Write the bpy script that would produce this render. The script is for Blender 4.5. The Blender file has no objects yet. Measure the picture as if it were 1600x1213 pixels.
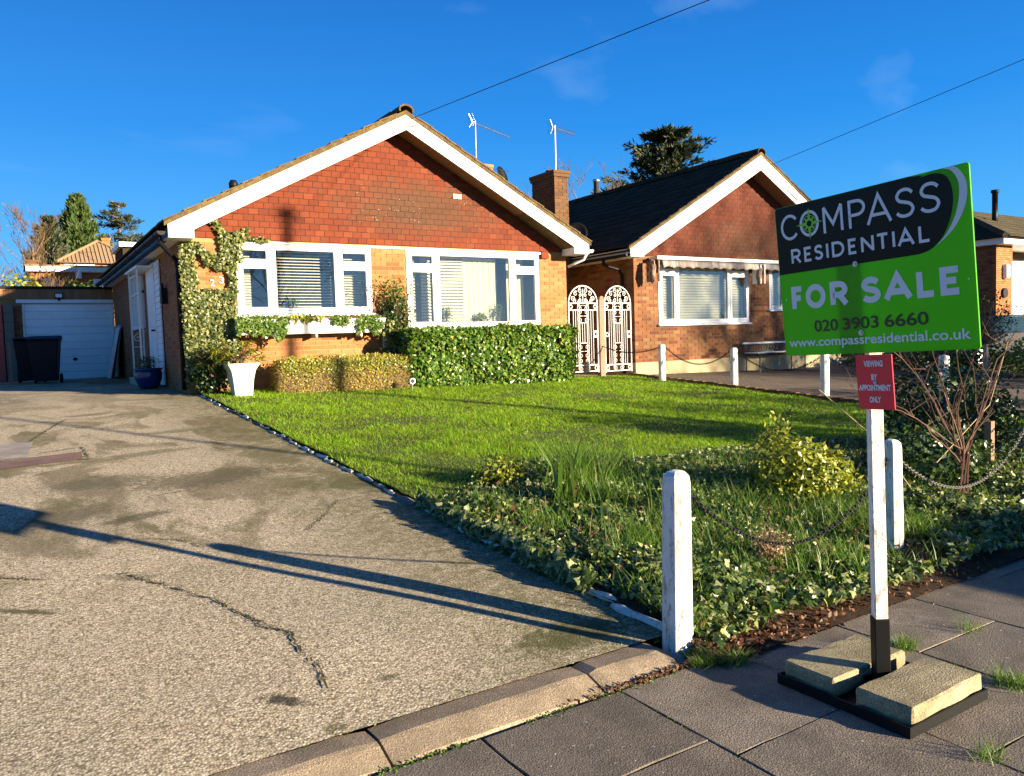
import bpy, bmesh, math, random
import numpy as np
from mathutils import Vector, Matrix, Euler, noise
random.seed(7); rng = np.random.default_rng(7)
S = bpy.context.scene
col = S.collection

# ------------------------------------------------------------------ camera
YAW, PIT, ROLL, CAMH, FPX = .565, .061, -.0317, 1.35, 1225.0
cd = bpy.data.cameras.new('camera'); cam = bpy.data.objects.new('camera', cd); col.objects.link(cam)
S.camera = cam
cd.sensor_fit = 'HORIZONTAL'; cd.sensor_width = 36; cd.lens = 36*FPX/1600; cd.clip_start = .05; cd.clip_end = 600
cy, sy, cp, sp = math.cos(YAW), math.sin(YAW), math.cos(PIT), math.sin(PIT)
fw = Vector((sy*cp, cy*cp, -sp)); rt = Vector((cy, -sy, 0)); up = rt.cross(fw)
c_, s_ = math.cos(ROLL), math.sin(ROLL)
r2 = c_*rt + s_*up; u2 = -s_*rt + c_*up
mw = Matrix((r2, u2, -fw)).transposed().to_4x4(); mw.translation = Vector((0, 0, CAMH))
cam.matrix_world = mw

# ------------------------------------------------------------------ light
SUN_H = Vector((.5, -.865, 0)).normalized(); EL = math.radians(11.6)
w = bpy.data.worlds.new('World'); S.world = w; w.use_nodes = True
nt = w.node_tree; nt.nodes.clear()
sky = nt.nodes.new('ShaderNodeTexSky'); sky.sky_type = 'NISHITA'; sky.sun_disc = False
sky.sun_elevation = EL; sky.sun_rotation = math.atan2(SUN_H.x, SUN_H.y)
sky.altitude = 0; sky.air_density = 1.0; sky.dust_density = .15; sky.ozone_density = 2.5
# clear deep blue winter sky: the physical sky, its warm low-sun band replaced by the blue haze the air shows here
tc = nt.nodes.new('ShaderNodeTexCoord'); sx = nt.nodes.new('ShaderNodeSeparateXYZ'); nt.links.new(tc.outputs['Generated'], sx.inputs[0])
rp = nt.nodes.new('ShaderNodeValToRGB'); e = rp.color_ramp.elements
for i, (p, c) in enumerate(((0., (1.2, 5.0, 9.6)), (.10, (.55, 4.2, 9.4)), (.25, (.03, 2.5, 8.0)), (.42, (.0, 1.45, 5.8)), (1., (.0, .25, 1.3)))):
    if i > 1: e.new(p)
    e[i].position = p; e[i].color = (c[0]/10, c[1]/10, c[2]/10, 1)
nt.links.new(sx.outputs[2], rp.inputs[0])
cm = nt.nodes.new('ShaderNodeMapping'); cm.inputs['Scale'].default_value = (1.5, 7, 9); cm.inputs['Rotation'].default_value = (.3, .5, .4); nt.links.new(tc.outputs['Generated'], cm.inputs[0]); cn = nt.nodes.new('ShaderNodeTexNoise'); cn.inputs['Scale'].default_value = 1.3; cn.inputs['Detail'].default_value = 6; nt.links.new(cm.outputs[0], cn.inputs[0])
cr_ = nt.nodes.new('ShaderNodeValToRGB'); cr_.color_ramp.elements[0].position = .60; cr_.color_ramp.elements[1].position = .85; cr_.color_ramp.elements[1].color = (.22, .22, .22, 1); nt.links.new(cn.outputs[0], cr_.inputs[0])
cx_ = nt.nodes.new('ShaderNodeMix'); cx_.data_type = 'RGBA'; cx_.inputs[7].default_value = (.55, .75, 1, 1); nt.links.new(cr_.outputs[0], cx_.inputs[0]); nt.links.new(rp.outputs[0], cx_.inputs[6])
sc0 = nt.nodes.new('ShaderNodeVectorMath'); sc0.operation = 'SCALE'; sc0.inputs['Scale'].default_value = 3.0; nt.links.new(cx_.outputs[2], sc0.inputs[0])
mx0 = nt.nodes.new('ShaderNodeMix'); mx0.data_type = 'RGBA'; mx0.inputs[0].default_value = .94
nt.links.new(sky.outputs[0], mx0.inputs[6]); nt.links.new(sc0.outputs[0], mx0.inputs[7])
bg = nt.nodes.new('ShaderNodeBackground'); bg.inputs[1].default_value = .10
wo = nt.nodes.new('ShaderNodeOutputWorld')
nt.links.new(mx0.outputs[2], bg.inputs[0]); nt.links.new(bg.outputs[0], wo.inputs[0])
sd = bpy.data.lights.new('sun', 'SUN'); sd.energy = 5.0; sd.angle = math.radians(.5); sd.color = (1, .84, .61)
sun = bpy.data.objects.new('sun', sd); col.objects.link(sun)
to_sun = Vector((SUN_H.x*math.cos(EL), SUN_H.y*math.cos(EL), math.sin(EL)))
sun.rotation_euler = to_sun.to_track_quat('Z', 'Y').to_euler(); sun.location = (10, -10, 12)
S.view_settings.view_transform = 'Standard'; S.view_settings.look = 'None'
S.view_settings.gamma = 1; S.view_settings.use_curve_mapping = False
S.view_settings.exposure = 1.85
S.render.engine = 'CYCLES'
S.cycles.max_bounces = 8; S.cycles.transparent_max_bounces = 24; S.cycles.diffuse_bounces = 3

# ------------------------------------------------------------------ ground height
def gz(x, y):
    a = .062*np.maximum(0, np.asarray(y, float)-2.3)
    a = np.where(a < .6, a, .6+.1*(1-np.exp(-(np.maximum(a, .6)-.6)/.1)))
    return a - .02*np.clip(np.asarray(x, float)-2.3, 0, 14)*np.clip((np.asarray(y, float)-2.3)/4, 0, 1)
def G(x, y): return float(gz(x, y))

# ------------------------------------------------------------------ materials
def mat(name, color=(.5, .5, .5), rough=.7, metal=0, spec=.5):
    m = bpy.data.materials.new(name); m.use_nodes = True
    b = m.node_tree.nodes['Principled BSDF']
    b.inputs['Base Color'].default_value = (*color, 1); b.inputs['Roughness'].default_value = rough
    b.inputs['Metallic'].default_value = metal; b.inputs['Specular IOR Level'].default_value = spec
    return m
class NT:
    def __init__(s, m): s.m = m; s.t = m.node_tree; s.b = s.t.nodes['Principled BSDF']
    def n(s, ty, **kw):
        x = s.t.nodes.new(ty)
        for k, v in kw.items(): setattr(x, k, v)
        return x
    def l(s, a, b): s.t.links.new(a, b)
    def pos(s):
        if not hasattr(s, '_p'): s._p = s.n('ShaderNodeNewGeometry')
        return s._p.outputs['Position']
    def noise(s, scale, detail=4, rough=.55, vec=None, dist=0, sc3=None):
        x = s.n('ShaderNodeTexNoise'); x.inputs['Scale'].default_value = scale; x.inputs['Detail'].default_value = detail
        x.inputs['Roughness'].default_value = rough; x.inputs['Distortion'].default_value = dist
        v = vec or s.pos()
        if sc3:
            mp = s.n('ShaderNodeMapping'); mp.inputs['Scale'].default_value = sc3; s.l(v, mp.inputs[0]); v = mp.outputs[0]
        s.l(v, x.inputs['Vector']); return x.outputs['Fac']
    def voro(s, scale, feature='F1', out='Distance', vec=None, rnd=1):
        x = s.n('ShaderNodeTexVoronoi', feature=feature); x.inputs['Scale'].default_value = scale
        x.inputs['Randomness'].default_value = rnd
        s.l(vec or s.pos(), x.inputs['Vector']); return x.outputs[out]
    def ramp(s, fac, stops, interp='LINEAR'):
        x = s.n('ShaderNodeValToRGB'); x.color_ramp.interpolation = interp
        e = x.color_ramp.elements
        while len(e) < len(stops): e.new(.5)
        for i, (p, c) in enumerate(stops):
            e[i].position = p
            e[i].color = (*c, 1) if hasattr(c, '__len__') else (c, c, c, 1)
        s.l(fac, x.inputs[0]); return x.outputs[0]
    def mix(s, fac, a, b, mode='MIX'):
        x = s.n('ShaderNodeMix', data_type='RGBA', blend_type=mode)
        for sock, v in ((x.inputs[0], fac), (x.inputs[6], a), (x.inputs[7], b)):
            if hasattr(v, 'is_output') or hasattr(v, 'links'): s.l(v, sock)
            elif hasattr(v, '__len__'): sock.default_value = (*v, 1)
            else: sock.default_value = v
        return x.outputs[2]
    def math(s, op, a, b=0, clamp=False):
        x = s.n('ShaderNodeMath', operation=op); x.use_clamp = clamp
        for sock, v in ((x.inputs[0], a), (x.inputs[1], b)):
            if hasattr(v, 'links'): s.l(v, sock)
            else: sock.default_value = v
        return x.outputs[0]
    def rand(s):
        g = s.n('ShaderNodeNewGeometry'); o = s.n('ShaderNodeObjectInfo')
        return s.math('FRACT', s.math('ADD', g.outputs['Random Per Island'], o.outputs['Random']))
    def color(s, v): s.l(v, s.b.inputs['Base Color'])
    def rough(s, v): s.l(v, s.b.inputs['Roughness'])
    def bump(s, h, strength=.5, dist=.01):
        x = s.n('ShaderNodeBump'); x.inputs['Strength'].default_value = strength; x.inputs['Distance'].default_value = dist
        s.l(h, x.inputs['Height']); s.l(x.outputs[0], s.b.inputs['Normal'])

def brick_mat(name, stops, dirt=(.25, .12, .06), dirtamt=.5):
    m = mat(name, rough=.88, spec=.25); k = NT(m)
    c = k.ramp(k.rand(), stops)
    n = k.noise(26, 5, .7); c = k.mix(k.ramp(n, [(.3, .0), (.75, .55)]), c, (.62, .36, .17), 'MULTIPLY')
    big = k.noise(1.3, 3); c = k.mix(k.math('MULTIPLY', k.ramp(big, [(.4, 0.), (.7, 1.)]), dirtamt), c, dirt)
    sp_ = k.ramp(k.noise(150, 2), [(.62, 0.), (.72, .35)]); c = k.mix(sp_, c, (.5, .36, .22))
    k.color(c); k.bump(k.math('ADD', k.noise(60, 5, .7), k.noise(300, 2)), .5, .004); return m
M = {}
M['brick'] = brick_mat('orange_brick', [(0, (.327, .142, .052)), (.3, (.387, .181, .069)), (.55, (.353, .146, .050)), (.8, (.430, .224, .095)), (.93, (.292, .112, .040)), (1, (.241, .086, .039))], dirtamt=.18)
M['brick_side'] = brick_mat('side_brick', [(0, (.30, .12, .05)), (.4, (.37, .16, .07)), (.7, (.24, .08, .035)), (1, (.34, .17, .075))], dirtamt=.3)
M['brick_n'] = brick_mat('neighbour_brick', [(0, (.249, .103, .043)), (.25, (.172, .065, .028)), (.5, (.224, .107, .045)), (.75, (.267, .146, .060)), (.9, (.138, .045, .024)), (1, (.103, .047, .031))], dirtamt=.35)
M['brick_dark'] = brick_mat('dark_chimney_brick', [(0, (.10, .055, .028)), (.5, (.15, .08, .035)), (1, (.075, .04, .024))], dirtamt=.2)
def mortar(name, c):
    m = mat(name, c, .95, spec=.2); k = NT(m); k.color(k.mix(k.noise(40, 4), tuple(x*.75 for x in c), tuple(x*1.15 for x in c))); k.bump(k.noise(200, 3), .4, .003); return m
M['mortar'] = mortar('mortar', (.36, .21, .09)); M['mortar_n'] = mortar('mortar_neighbour', (.20, .12, .065)); M['render'] = mortar('rendered_plinth', (.42, .34, .20))

def tile_mat(name, stops, old, oldpos, oldr, oldamt, spots=.5):
    m = mat(name, rough=.85, spec=.3); k = NT(m)
    c = k.ramp(k.rand(), stops)
    c = k.mix(k.ramp(k.noise(30, 5, .7), [(.35, 0.), (.8, .5)]), c, (.5, .3, .25), 'MULTIPLY')
    mp = k.n('ShaderNodeMapping'); mp.inputs['Location'].default_value = tuple(-a/b for a, b in zip(oldpos, oldr)); mp.inputs['Scale'].default_value = tuple(1/b for b in oldr)
    k.l(k.pos(), mp.inputs[0]); ln = k.n('ShaderNodeVectorMath', operation='LENGTH'); k.l(mp.outputs[0], ln.inputs[0])
    d = k.math('ADD', ln.outputs['Value'], k.math('MULTIPLY', k.math('SUBTRACT', k.noise(3.5, 4), .5), 1.3))
    a = k.math('MULTIPLY', k.ramp(d, [(.30, 1.), (1.2, 0.)]), oldamt)
    c = k.mix(a, c, old)
    lich = k.math('MULTIPLY', k.ramp(k.noise(34, 3, .6), [(.66, 0.), (.70, 1.)]), k.ramp(k.noise(2.2, 2), [(.50, 0.), (.62, 1.)]))
    lich = k.math('MULTIPLY', lich, k.math('ADD', k.math('MULTIPLY', a, spots*1.6), .06), clamp=True)
    c = k.mix(lich, c, (.62, .55, .40)); k.color(c); k.bump(k.noise(90, 4), .4, .004); return m
M['battens'] = mat('dark_batten', (.05, .018, .010), .9)
M['tile'] = tile_mat('red_clay_tile', [(0, (.155, .032, .011)), (.35, (.175, .037, .012)), (.7, (.14, .028, .010)), (.9, (.20, .046, .016)), (1, (.11, .022, .010))], (.085, .042, .020), (6.3, 12.8, 3.75), (1.9, 50, .62), .85, .8)
M['tile_n'] = tile_mat('neighbour_clay_tile', [(0, (.105, .025, .011)), (.5, (.13, .031, .013)), (1, (.085, .021, .010))], (.09, .045, .022), (15, 12.8, 3.4), (2, 50, .7), .6, .5)
def rooftile(name, a, b, moss, amt):
    m = mat(name, rough=.95, spec=.08); k = NT(m)
    c = k.mix(k.rand(), a, b); c = k.mix(k.math('MULTIPLY', k.ramp(k.noise(9, 5, .7), [(.45, 0.), (.62, 1.)]), amt), c, moss)
    c = k.mix(k.ramp(k.noise(45, 3), [(.62, 0.), (.7, .5)]), c, (.42, .38, .25)); k.color(c); k.bump(k.noise(50, 4, .7), .7, .012); return m
M['roof'] = rooftile('mossy_brown_roof_tile', (.085, .052, .028), (.13, .085, .046), (.16, .12, .045), .8)
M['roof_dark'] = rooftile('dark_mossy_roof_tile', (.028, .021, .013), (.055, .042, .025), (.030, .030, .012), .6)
M['roof_old'] = rooftile('weathered_grey_brown_roof_tile', (.060, .048, .032), (.10, .08, .052), (.05, .05, .02), .6)
M['roof_bg'] = rooftile('brown_pantile', (.26, .17, .10), (.34, .24, .14), (.2, .15, .08), .3)
def white(name, c=(.80, .79, .74), grime=.25, gc=(.35, .32, .26)):
    m = mat(name, c, .45); k = NT(m)
    g = k.math('MULTIPLY', k.ramp(k.noise(7, 6, .7, sc3=(1, 1, .4)), [(.5, 0.), (.8, 1.)]), grime)
    k.color(k.mix(g, c, gc)); k.rough(k.ramp(k.noise(12, 3), [(0, .35), (1, .6)])); k.bump(k.noise(60, 3), .08, .003); return m
M['white'] = white('white_painted_board', (.80, .78, .71), .12); M['upvc'] = white('white_upvc_frame', (.80, .80, .79), .06)
M['pvc_trim'] = mat('grey_window_gasket', (.12, .13, .14), .5)
M['blackpl'] = mat('black_plastic', (.006, .006, .009), .5, spec=.2); M['iron'] = mat('black_painted_iron', (.006, .006, .006), .5, spec=.2)
M['whiteiron'] = mat('white_painted_iron', (.78, .77, .73), .45)
M['binpl'] = mat('dark_bin_plastic', (.005, .006, .012), .5, spec=.2)
def gl():
    m = bpy.data.materials.new('window_glass'); m.use_nodes = True; t = m.node_tree; t.nodes.clear()
    tr = t.nodes.new('ShaderNodeBsdfTransparent'); tr.inputs[0].default_value = (.93, .95, .94, 1)
    g = t.nodes.new('ShaderNodeBsdfGlossy'); g.inputs['Roughness'].default_value = .01; g.inputs['Color'].default_value = (.92, .96, 1, 1)
    mx = t.nodes.new('ShaderNodeMixShader'); o = t.nodes.new('ShaderNodeOutputMaterial')
    nz = t.nodes.new('ShaderNodeTexNoise'); nz.inputs['Scale'].default_value = 1.6; ge = t.nodes.new('ShaderNodeNewGeometry')
    bu = t.nodes.new('ShaderNodeBump'); bu.inputs['Strength'].default_value = .05; bu.inputs['Distance'].default_value = .03
    t.links.new(ge.outputs['Position'], nz.inputs[0]); t.links.new(nz.outputs[0], bu.inputs['Height']); t.links.new(bu.outputs[0], g.inputs['Normal'])
    dt = t.nodes.new('ShaderNodeVectorMath'); dt.operation = 'DOT_PRODUCT'; t.links.new(ge.outputs['Normal'], dt.inputs[0]); t.links.new(ge.outputs['Incoming'], dt.inputs[1])
    def mth(op, a_, b_=0, c_=None):
        q = t.nodes.new('ShaderNodeMath'); q.operation = op; q.use_clamp = True
        for i_, v_ in enumerate((a_, b_, c_)):
            if v_ is None: continue
            if hasattr(v_, 'links'): t.links.new(v_, q.inputs[i_])
            else: q.inputs[i_].default_value = v_
        return q
    ab = t.nodes.new('ShaderNodeMath'); ab.operation = 'ABSOLUTE'; t.links.new(dt.outputs['Value'], ab.inputs[0])
    pw = mth('POWER', mth('SUBTRACT', 1.0, ab.outputs[0]).outputs[0], 5.0); ml = mth('MULTIPLY_ADD', pw.outputs[0], .90, .10)
    t.links.new(ml.outputs[0], mx.inputs[0]); t.links.new(tr.outputs[0], mx.inputs[1]); t.links.new(g.outputs[0], mx.inputs[2]); t.links.new(mx.outputs[0], o.inputs[0]); return m
M['glass'] = gl()
M['blind'] = mat('cream_blind_slat', (.64, .58, .42), .6); M['curtain'] = mat('cream_curtain', (.58, .52, .36), .8)
M['room'] = mat('room_wall', (.45, .40, .32), .9); M['wood'] = mat('wood', (.30, .17, .08), .7)

def wood(name, a, b, sc=(14, 14, 1.2), rough=.7):
    m = mat(name, a, rough); k = NT(m); n = k.noise(3, 6, .65, sc3=sc); c = k.mix(k.ramp(n, [(.35, 0.), (.65, 1.)]), a, b)
    c = k.mix(k.math('MULTIPLY', k.rand(), .45), c, (.12, .05, .02)); k.color(c); k.bump(n, .3, .004); return m
M['cedar'] = wood('weathered_cedar_board', (.36, .17, .06), (.24, .11, .045)); M['oldpost'] = wood('weathered_wooden_post', (.30, .17, .10), (.20, .11, .07))
def chippy(name, base=(.68, .67, .62)):
    m = mat(name, base, .6); k = NT(m)
    n = k.noise(9, 7, .75, sc3=(3, 3, .7)); crack = k.voro(7, 'DISTANCE_TO_EDGE'); cr = k.math('MULTIPLY', k.ramp(crack, [(0, 1.), (.012, 0.)]), k.ramp(k.noise(3, 2), [(.5, 0.), (.6, 1.)]))
    c = k.mix(k.ramp(n, [(.46, 0.), (.62, .65)]), base, (.42, .39, .29)); c = k.mix(k.ramp(k.noise(40, 5, .8, sc3=(1, 1, .3)), [(.55, 0.), (.60, .85)]), c, (.26, .22, .16)); c = k.mix(cr, c, (.12, .10, .09))
    k.color(c); k.bump(k.math('SUBTRACT', k.noise(30, 5), cr), .5, .004); return m
M['chippy'] = chippy('chipped_white_paint'); M['poleW'] = chippy('white_painted_timber', (.76, .75, .72))

# asphalt -----------------------------------------------------------
def asphalt():
    m = mat('old_tarmac', rough=.9, spec=.12); k = NT(m)
    v = k.voro(105, out='Color'); sep = k.n('ShaderNodeSeparateColor'); k.l(v, sep.inputs[0])
    c = k.ramp(sep.outputs[0], [(0, (.22, .175, .115)), (.22, (.39, .32, .21)), (.5, (.50, .41, .275)), (.8, (.59, .495, .345)), (1, (.80, .70, .52))])
    vd = k.voro(105); gap = k.ramp(vd, [(.40, 1.), (.76, .42)])
    c = k.mix(1.0, c, gap, 'MULTIPLY')
    big = k.noise(.9, 4, .6, dist=.4); c = k.mix(k.ramp(big, [(.40, 0.), (.66, .25)]), c, (.24, .21, .16))
    # stains and algae: broad patches of their own shape
    st = k.noise(.85, 5, .62, dist=.8, sc3=(1.5, .95, 1)); msk = k.ramp(st, [(.485, 0.), (.56, 1.)])
    sep2 = k.n('ShaderNodeSeparateXYZ'); k.l(k.pos(), sep2.inputs[0])
    yr = k.ramp(k.math('DIVIDE', sep2.outputs[1], 20), [(.20, 0.), (.27, 1.), (.50, 1.), (.62, .55)])
    msk = k.math('MULTIPLY', msk, yr)
    c = k.mix(k.math('MULTIPLY', msk, .60), c, (.11, .088, .048))
    gr = k.math('MULTIPLY', k.ramp(k.noise(2.6, 5, .7), [(.47, 0.), (.60, 1.)]), k.math('ADD', k.math('MULTIPLY', msk, .5), .0))
    c = k.mix(gr, c, (.085, .09, .025))
    # green edge along the lawn
    ed = k.math('ADD', sep2.outputs[0], k.math('MULTIPLY', k.noise(3, 5, .7), 1.1)); ed = k.ramp(k.math('SUBTRACT', ed, 1.6), [(.25, 0.), (1.05, .75)])
    c = k.mix(k.math('MULTIPLY', ed, k.ramp(k.noise(14, 4, .7), [(.35, 0.2), (.6, 1.)])), c, (.10, .095, .032))
    def blot(x, y, rx, ry, ang, soft=.35):
        mp = k.n('ShaderNodeMapping', vector_type='TEXTURE'); mp.inputs['Location'].default_value = (x, y, 0); mp.inputs['Rotation'].default_value = (0, 0, ang); mp.inputs['Scale'].default_value = (rx, ry, 60)
        k.l(k.pos(), mp.inputs[0]); ln = k.n('ShaderNodeVectorMath', operation='LENGTH'); k.l(mp.outputs[0], ln.inputs[0])
        d = k.math('ADD', ln.outputs['Value'], k.math('MULTIPLY', k.math('SUBTRACT', k.noise(22, 5, .7), .5), 2.2)); return k.ramp(d, [(.55, 1.), (1.15, 0.)])
    for (x, y, rx, ry, a, col_, amt) in ((.76, 2.83, .11, .045, -.8, (.03, .028, .02), .9), (1.15, 2.78, .05, .03, 0, (.07, .06, .03), .7), (-.02, 4.3, .20, .035, -.7, (.07, .065, .03), .85), (.86, 2.55, .06, .03, 0, (.07, .07, .03), .6), (.45, 4.55, .22, .06, -.5, (.08, .075, .045), .5), (.62, 5.75, .30, .10, .3, (.06, .06, .03), .7), (.25, 6.05, .35, .28, 0, (.09, .08, .05), .6), (1.3, 6.75, .75, .36, .15, (.09, .078, .045), .75), (.55, 7.0, .5, .3, .1, (.10, .09, .06), .6), (1.05, 8.1, .5, .14, .2, (.10, .09, .045), .6), (.75, 11.2, .35, .13, .2, (.10, .085, .05), .6), (1.5, 9.3, .5, .14, .1, (.10, .095, .045), .6), (2.0, 2.72, .35, .16, 0, (.06, .065, .02), .75)):
        c = k.mix(k.math('MULTIPLY', blot(x, y, rx, ry, a), amt), c, col_)
    k.color(c)
    h = k.math('ADD', k.math('MULTIPLY', k.math('SUBTRACT', 1, vd), 1.0), k.math('MULTIPLY', k.noise(5, 4), .8))
    k.bump(h, .38, .004); return m
M['asphalt'] = asphalt()
def slabm(name, a, b, spots=.4, moss=.0):
    m = mat(name, rough=.85, spec=.15); k = NT(m)
    c = k.mix(k.rand(), a, b); c = k.mix(k.ramp(k.noise(150, 4, .8), [(.42, 0.), (.58, .8)]), c, tuple(x*.42 for x in a)); c = k.mix(k.ramp(k.noise(260, 2, .6), [(.58, 0.), (.66, .7)]), c, tuple(min(1, x*2.1) for x in a)); c = k.mix(k.ramp(k.noise(3.2, 6, .7), [(.42, 0.), (.60, .55)]), c, tuple(x*.42 for x in a))
    c = k.mix(k.ramp(k.voro(420), [(0, .5), (.30, 0.)]), c, (.60, .54, .46))
    c = k.mix(k.math('MULTIPLY', k.ramp(k.noise(38, 2, .5), [(.71, 0.), (.74, 1.)]), spots), c, (.5, .48, .42))
    if moss: c = k.mix(k.math('MULTIPLY', k.ramp(k.noise(3.0, 5, .7), [(.5, 0.), (.62, 1.)]), moss), c, (.09, .085, .035))
    k.color(c); k.rough(k.ramp(k.noise(4, 4), [(.3, .55), (.7, .9)])); k.bump(k.math('ADD', k.noise(180, 4, .7), k.math('MULTIPLY', k.voro(160), .6)), .5, .005); return m
M['slab'] = slabm('concrete_paving_slab', (.19, .16, .125), (.36, .30, .23), .9); M['kerb'] = slabm('concrete_kerb', (.34, .265, .18), (.40, .31, .21), .2, .1)
M['blockM'] = slabm('aged_concrete_block', (.36, .31, .18), (.44, .36, .22), .3, .5); M['patch'] = slabm('reddish_tarmac_patch', (.24, .15, .12), (.24, .15, .12)); M['patchg'] = slabm('grey_concrete_patch', (.38, .34, .29), (.38, .34, .29))
def soil(name, a, b):
    m = mat(name, rough=.95, spec=.2); k = NT(m); k.color(k.mix(k.ramp(k.noise(18, 6, .75), [(.35, 0.), (.65, 1.)]), a, b)); k.bump(k.noise(30, 6, .8), .8, .03); return m
M['soil'] = soil('dark_soil', (.035, .022, .014), (.085, .05, .03)); M['lawnbase'] = soil('lawn_earth', (.045, .075, .012), (.09, .10, .03)); M['ground'] = soil('ground', (.06, .06, .03), (.10, .09, .05)); M['moss'] = soil('moss', (.018, .018, .008), (.07, .07, .018))
def pav():
    m = mat('block_paving', rough=.85, spec=.3); k = NT(m)
    br = k.n('ShaderNodeTexBrick'); br.inputs['Scale'].default_value = 1; br.inputs['Brick Width'].default_value = .2; br.inputs['Row Height'].default_value = .1; br.inputs['Mortar Size'].default_value = .008
    br.inputs['Color1'].default_value = (.13, .10, .075, 1); br.inputs['Color2'].default_value = (.19, .14, .10, 1); br.inputs['Mortar'].default_value = (.035, .03, .02, 1)
    mp = k.n('ShaderNodeMapping'); mp.inputs['Rotation'].default_value = (0, 0, .785); k.l(k.pos(), mp.inputs[0]); k.l(mp.outputs[0], br.inputs['Vector'])
    c = k.mix(k.ramp(k.noise(2, 5, .7), [(.4, 0.), (.65, .6)]), br.outputs['Color'], (.075, .065, .04)); c = k.mix(k.ramp(k.noise(24, 3), [(.64, 0.), (.68, .8)]), c, (.36, .28, .18)); k.color(c)
    k.bump(k.math('ADD', k.math('MULTIPLY', br.outputs['Fac'], -1), k.noise(60, 4)), .6, .01); return m
M['paving'] = pav()
def leafm(name, stops, trans=.35, rough=.45, var=.0, backc=None):
    m = mat(name, rough=rough, spec=.45); k = NT(m); c = k.ramp(k.rand(), stops)
    if backc: c = k.mix(k.math('MULTIPLY', k.ramp(k.noise(1.7, 5, .7), [(.45, 0.), (.68, 1.)]), .25), c, backc); c = k.mix(k.math('MULTIPLY', k.ramp(k.noise(4.5, 4, .7), [(.5, 0.), (.66, 1.)]), .6), c, tuple(x*.35 for x in backc))
    c = k.mix(k.math('MULTIPLY', k.noise(.7, 3), .45), c, (.55, .6, .4), 'MULTIPLY'); k.color(c)
    t = k.n('ShaderNodeBsdfTranslucent'); cc = k.mix(1., c, (1.2, 1.25, .6), 'MULTIPLY'); k.l(cc, t.inputs[0])
    mx = k.n('ShaderNodeMixShader'); mx.inputs[0].default_value = trans; out = k.t.nodes['Material Output']
    k.l(k.b.outputs[0], mx.inputs[1]); k.l(t.outputs[0], mx.inputs[2]); k.l(mx.outputs[0], out.inputs[0]); return m
M['grass'] = leafm('lawn_grass', [(0, (.12, .28, .012)), (.4, (.25, .48, .018)), (.75, (.38, .60, .025)), (.92, (.52, .62, .06)), (1, (.46, .38, .12))], .5, backc=(.34, .34, .06))
M['tallgrass'] = leafm('tall_grass', [(0, (.07, .16, .02)), (.6, (.13, .25, .03)), (.9, (.22, .30, .06)), (1, (.36, .30, .14))], .4)
M['ivybed'] = leafm('variegated_ground_ivy', [(0, (.022, .05, .012)), (.35, (.055, .10, .022)), (.6, (.12, .17, .04)), (.80, (.26, .29, .10)), (1, (.48, .46, .24))], .25, .35)
M['wallivy'] = leafm('variegated_wall_ivy', [(0, (.02, .035, .010)), (.35, (.07, .10, .022)), (.65, (.17, .19, .05)), (.87, (.29, .28, .10)), (1, (.42, .38, .17))], .2, .4)
M['hedgegreen'] = leafm('glossy_green_hedge_leaf', [(0, (.045, .10, .012)), (.5, (.085, .17, .02)), (.85, (.15, .25, .03)), (1, (.34, .32, .05))], .2, .3)
M['hedgebrown'] = leafm('brown_hedge_leaf', [(0, (.24, .17, .04)), (.5, (.36, .26, .05)), (.8, (.50, .36, .06)), (1, (.62, .48, .10))], .25, .5)
M['golden'] = leafm('golden_green_leaf', [(0, (.09, .13, .018)), (.5, (.24, .27, .025)), (1, (.44, .42, .06))], .25, .35)
M['darkleaf'] = leafm('dark_green_leaf', [(0, (.02, .045, .012)), (.6, (.04, .08, .02)), (1, (.09, .13, .04))], .2, .35)
M['midleaf'] = leafm('mid_green_leaf', [(0, (.06, .12, .015)), (.6, (.11, .19, .03)), (1, (.2, .26, .05))], .3, .4)
M['conifer'] = leafm('green_conifer_foliage', [(0, (.025, .055, .010)), (.6, (.06, .11, .018)), (1, (.13, .16, .035))], .2, .6)
M['conifer_d'] = leafm('dark_conifer_foliage', [(0, (.02, .035, .015)), (.6, (.045, .06, .025)), (1, (.11, .11, .05))], .15, .6)
M['pinkleaf'] = leafm('pink_brown_shrub_leaf', [(0, (.30, .16, .10)), (1, (.5, .32, .22))], .2)
M['mossleaf'] = leafm('dark_moss', [(0, (.03, .032, .010)), (.6, (.06, .06, .015)), (1, (.12, .10, .03))], .1, .8)
M['deadleaf'] = leafm('dead_brown_leaf', [(0, (.07, .028, .016)), (.6, (.14, .055, .028)), (1, (.30, .15, .075))], .15, .6)
M['bark'] = mat('bark', (.17, .13, .09), .9); M['birch'] = mat('pale_bark', (.34, .28, .20), .85); M['twig'] = mat('brown_twig', (.20, .12, .05), .8); M['rosewood'] = mat('red_brown_stem', (.13, .062, .038), .8); M['paletwig'] = mat('pale_dry_stem', (.38, .27, .12), .8)

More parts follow.
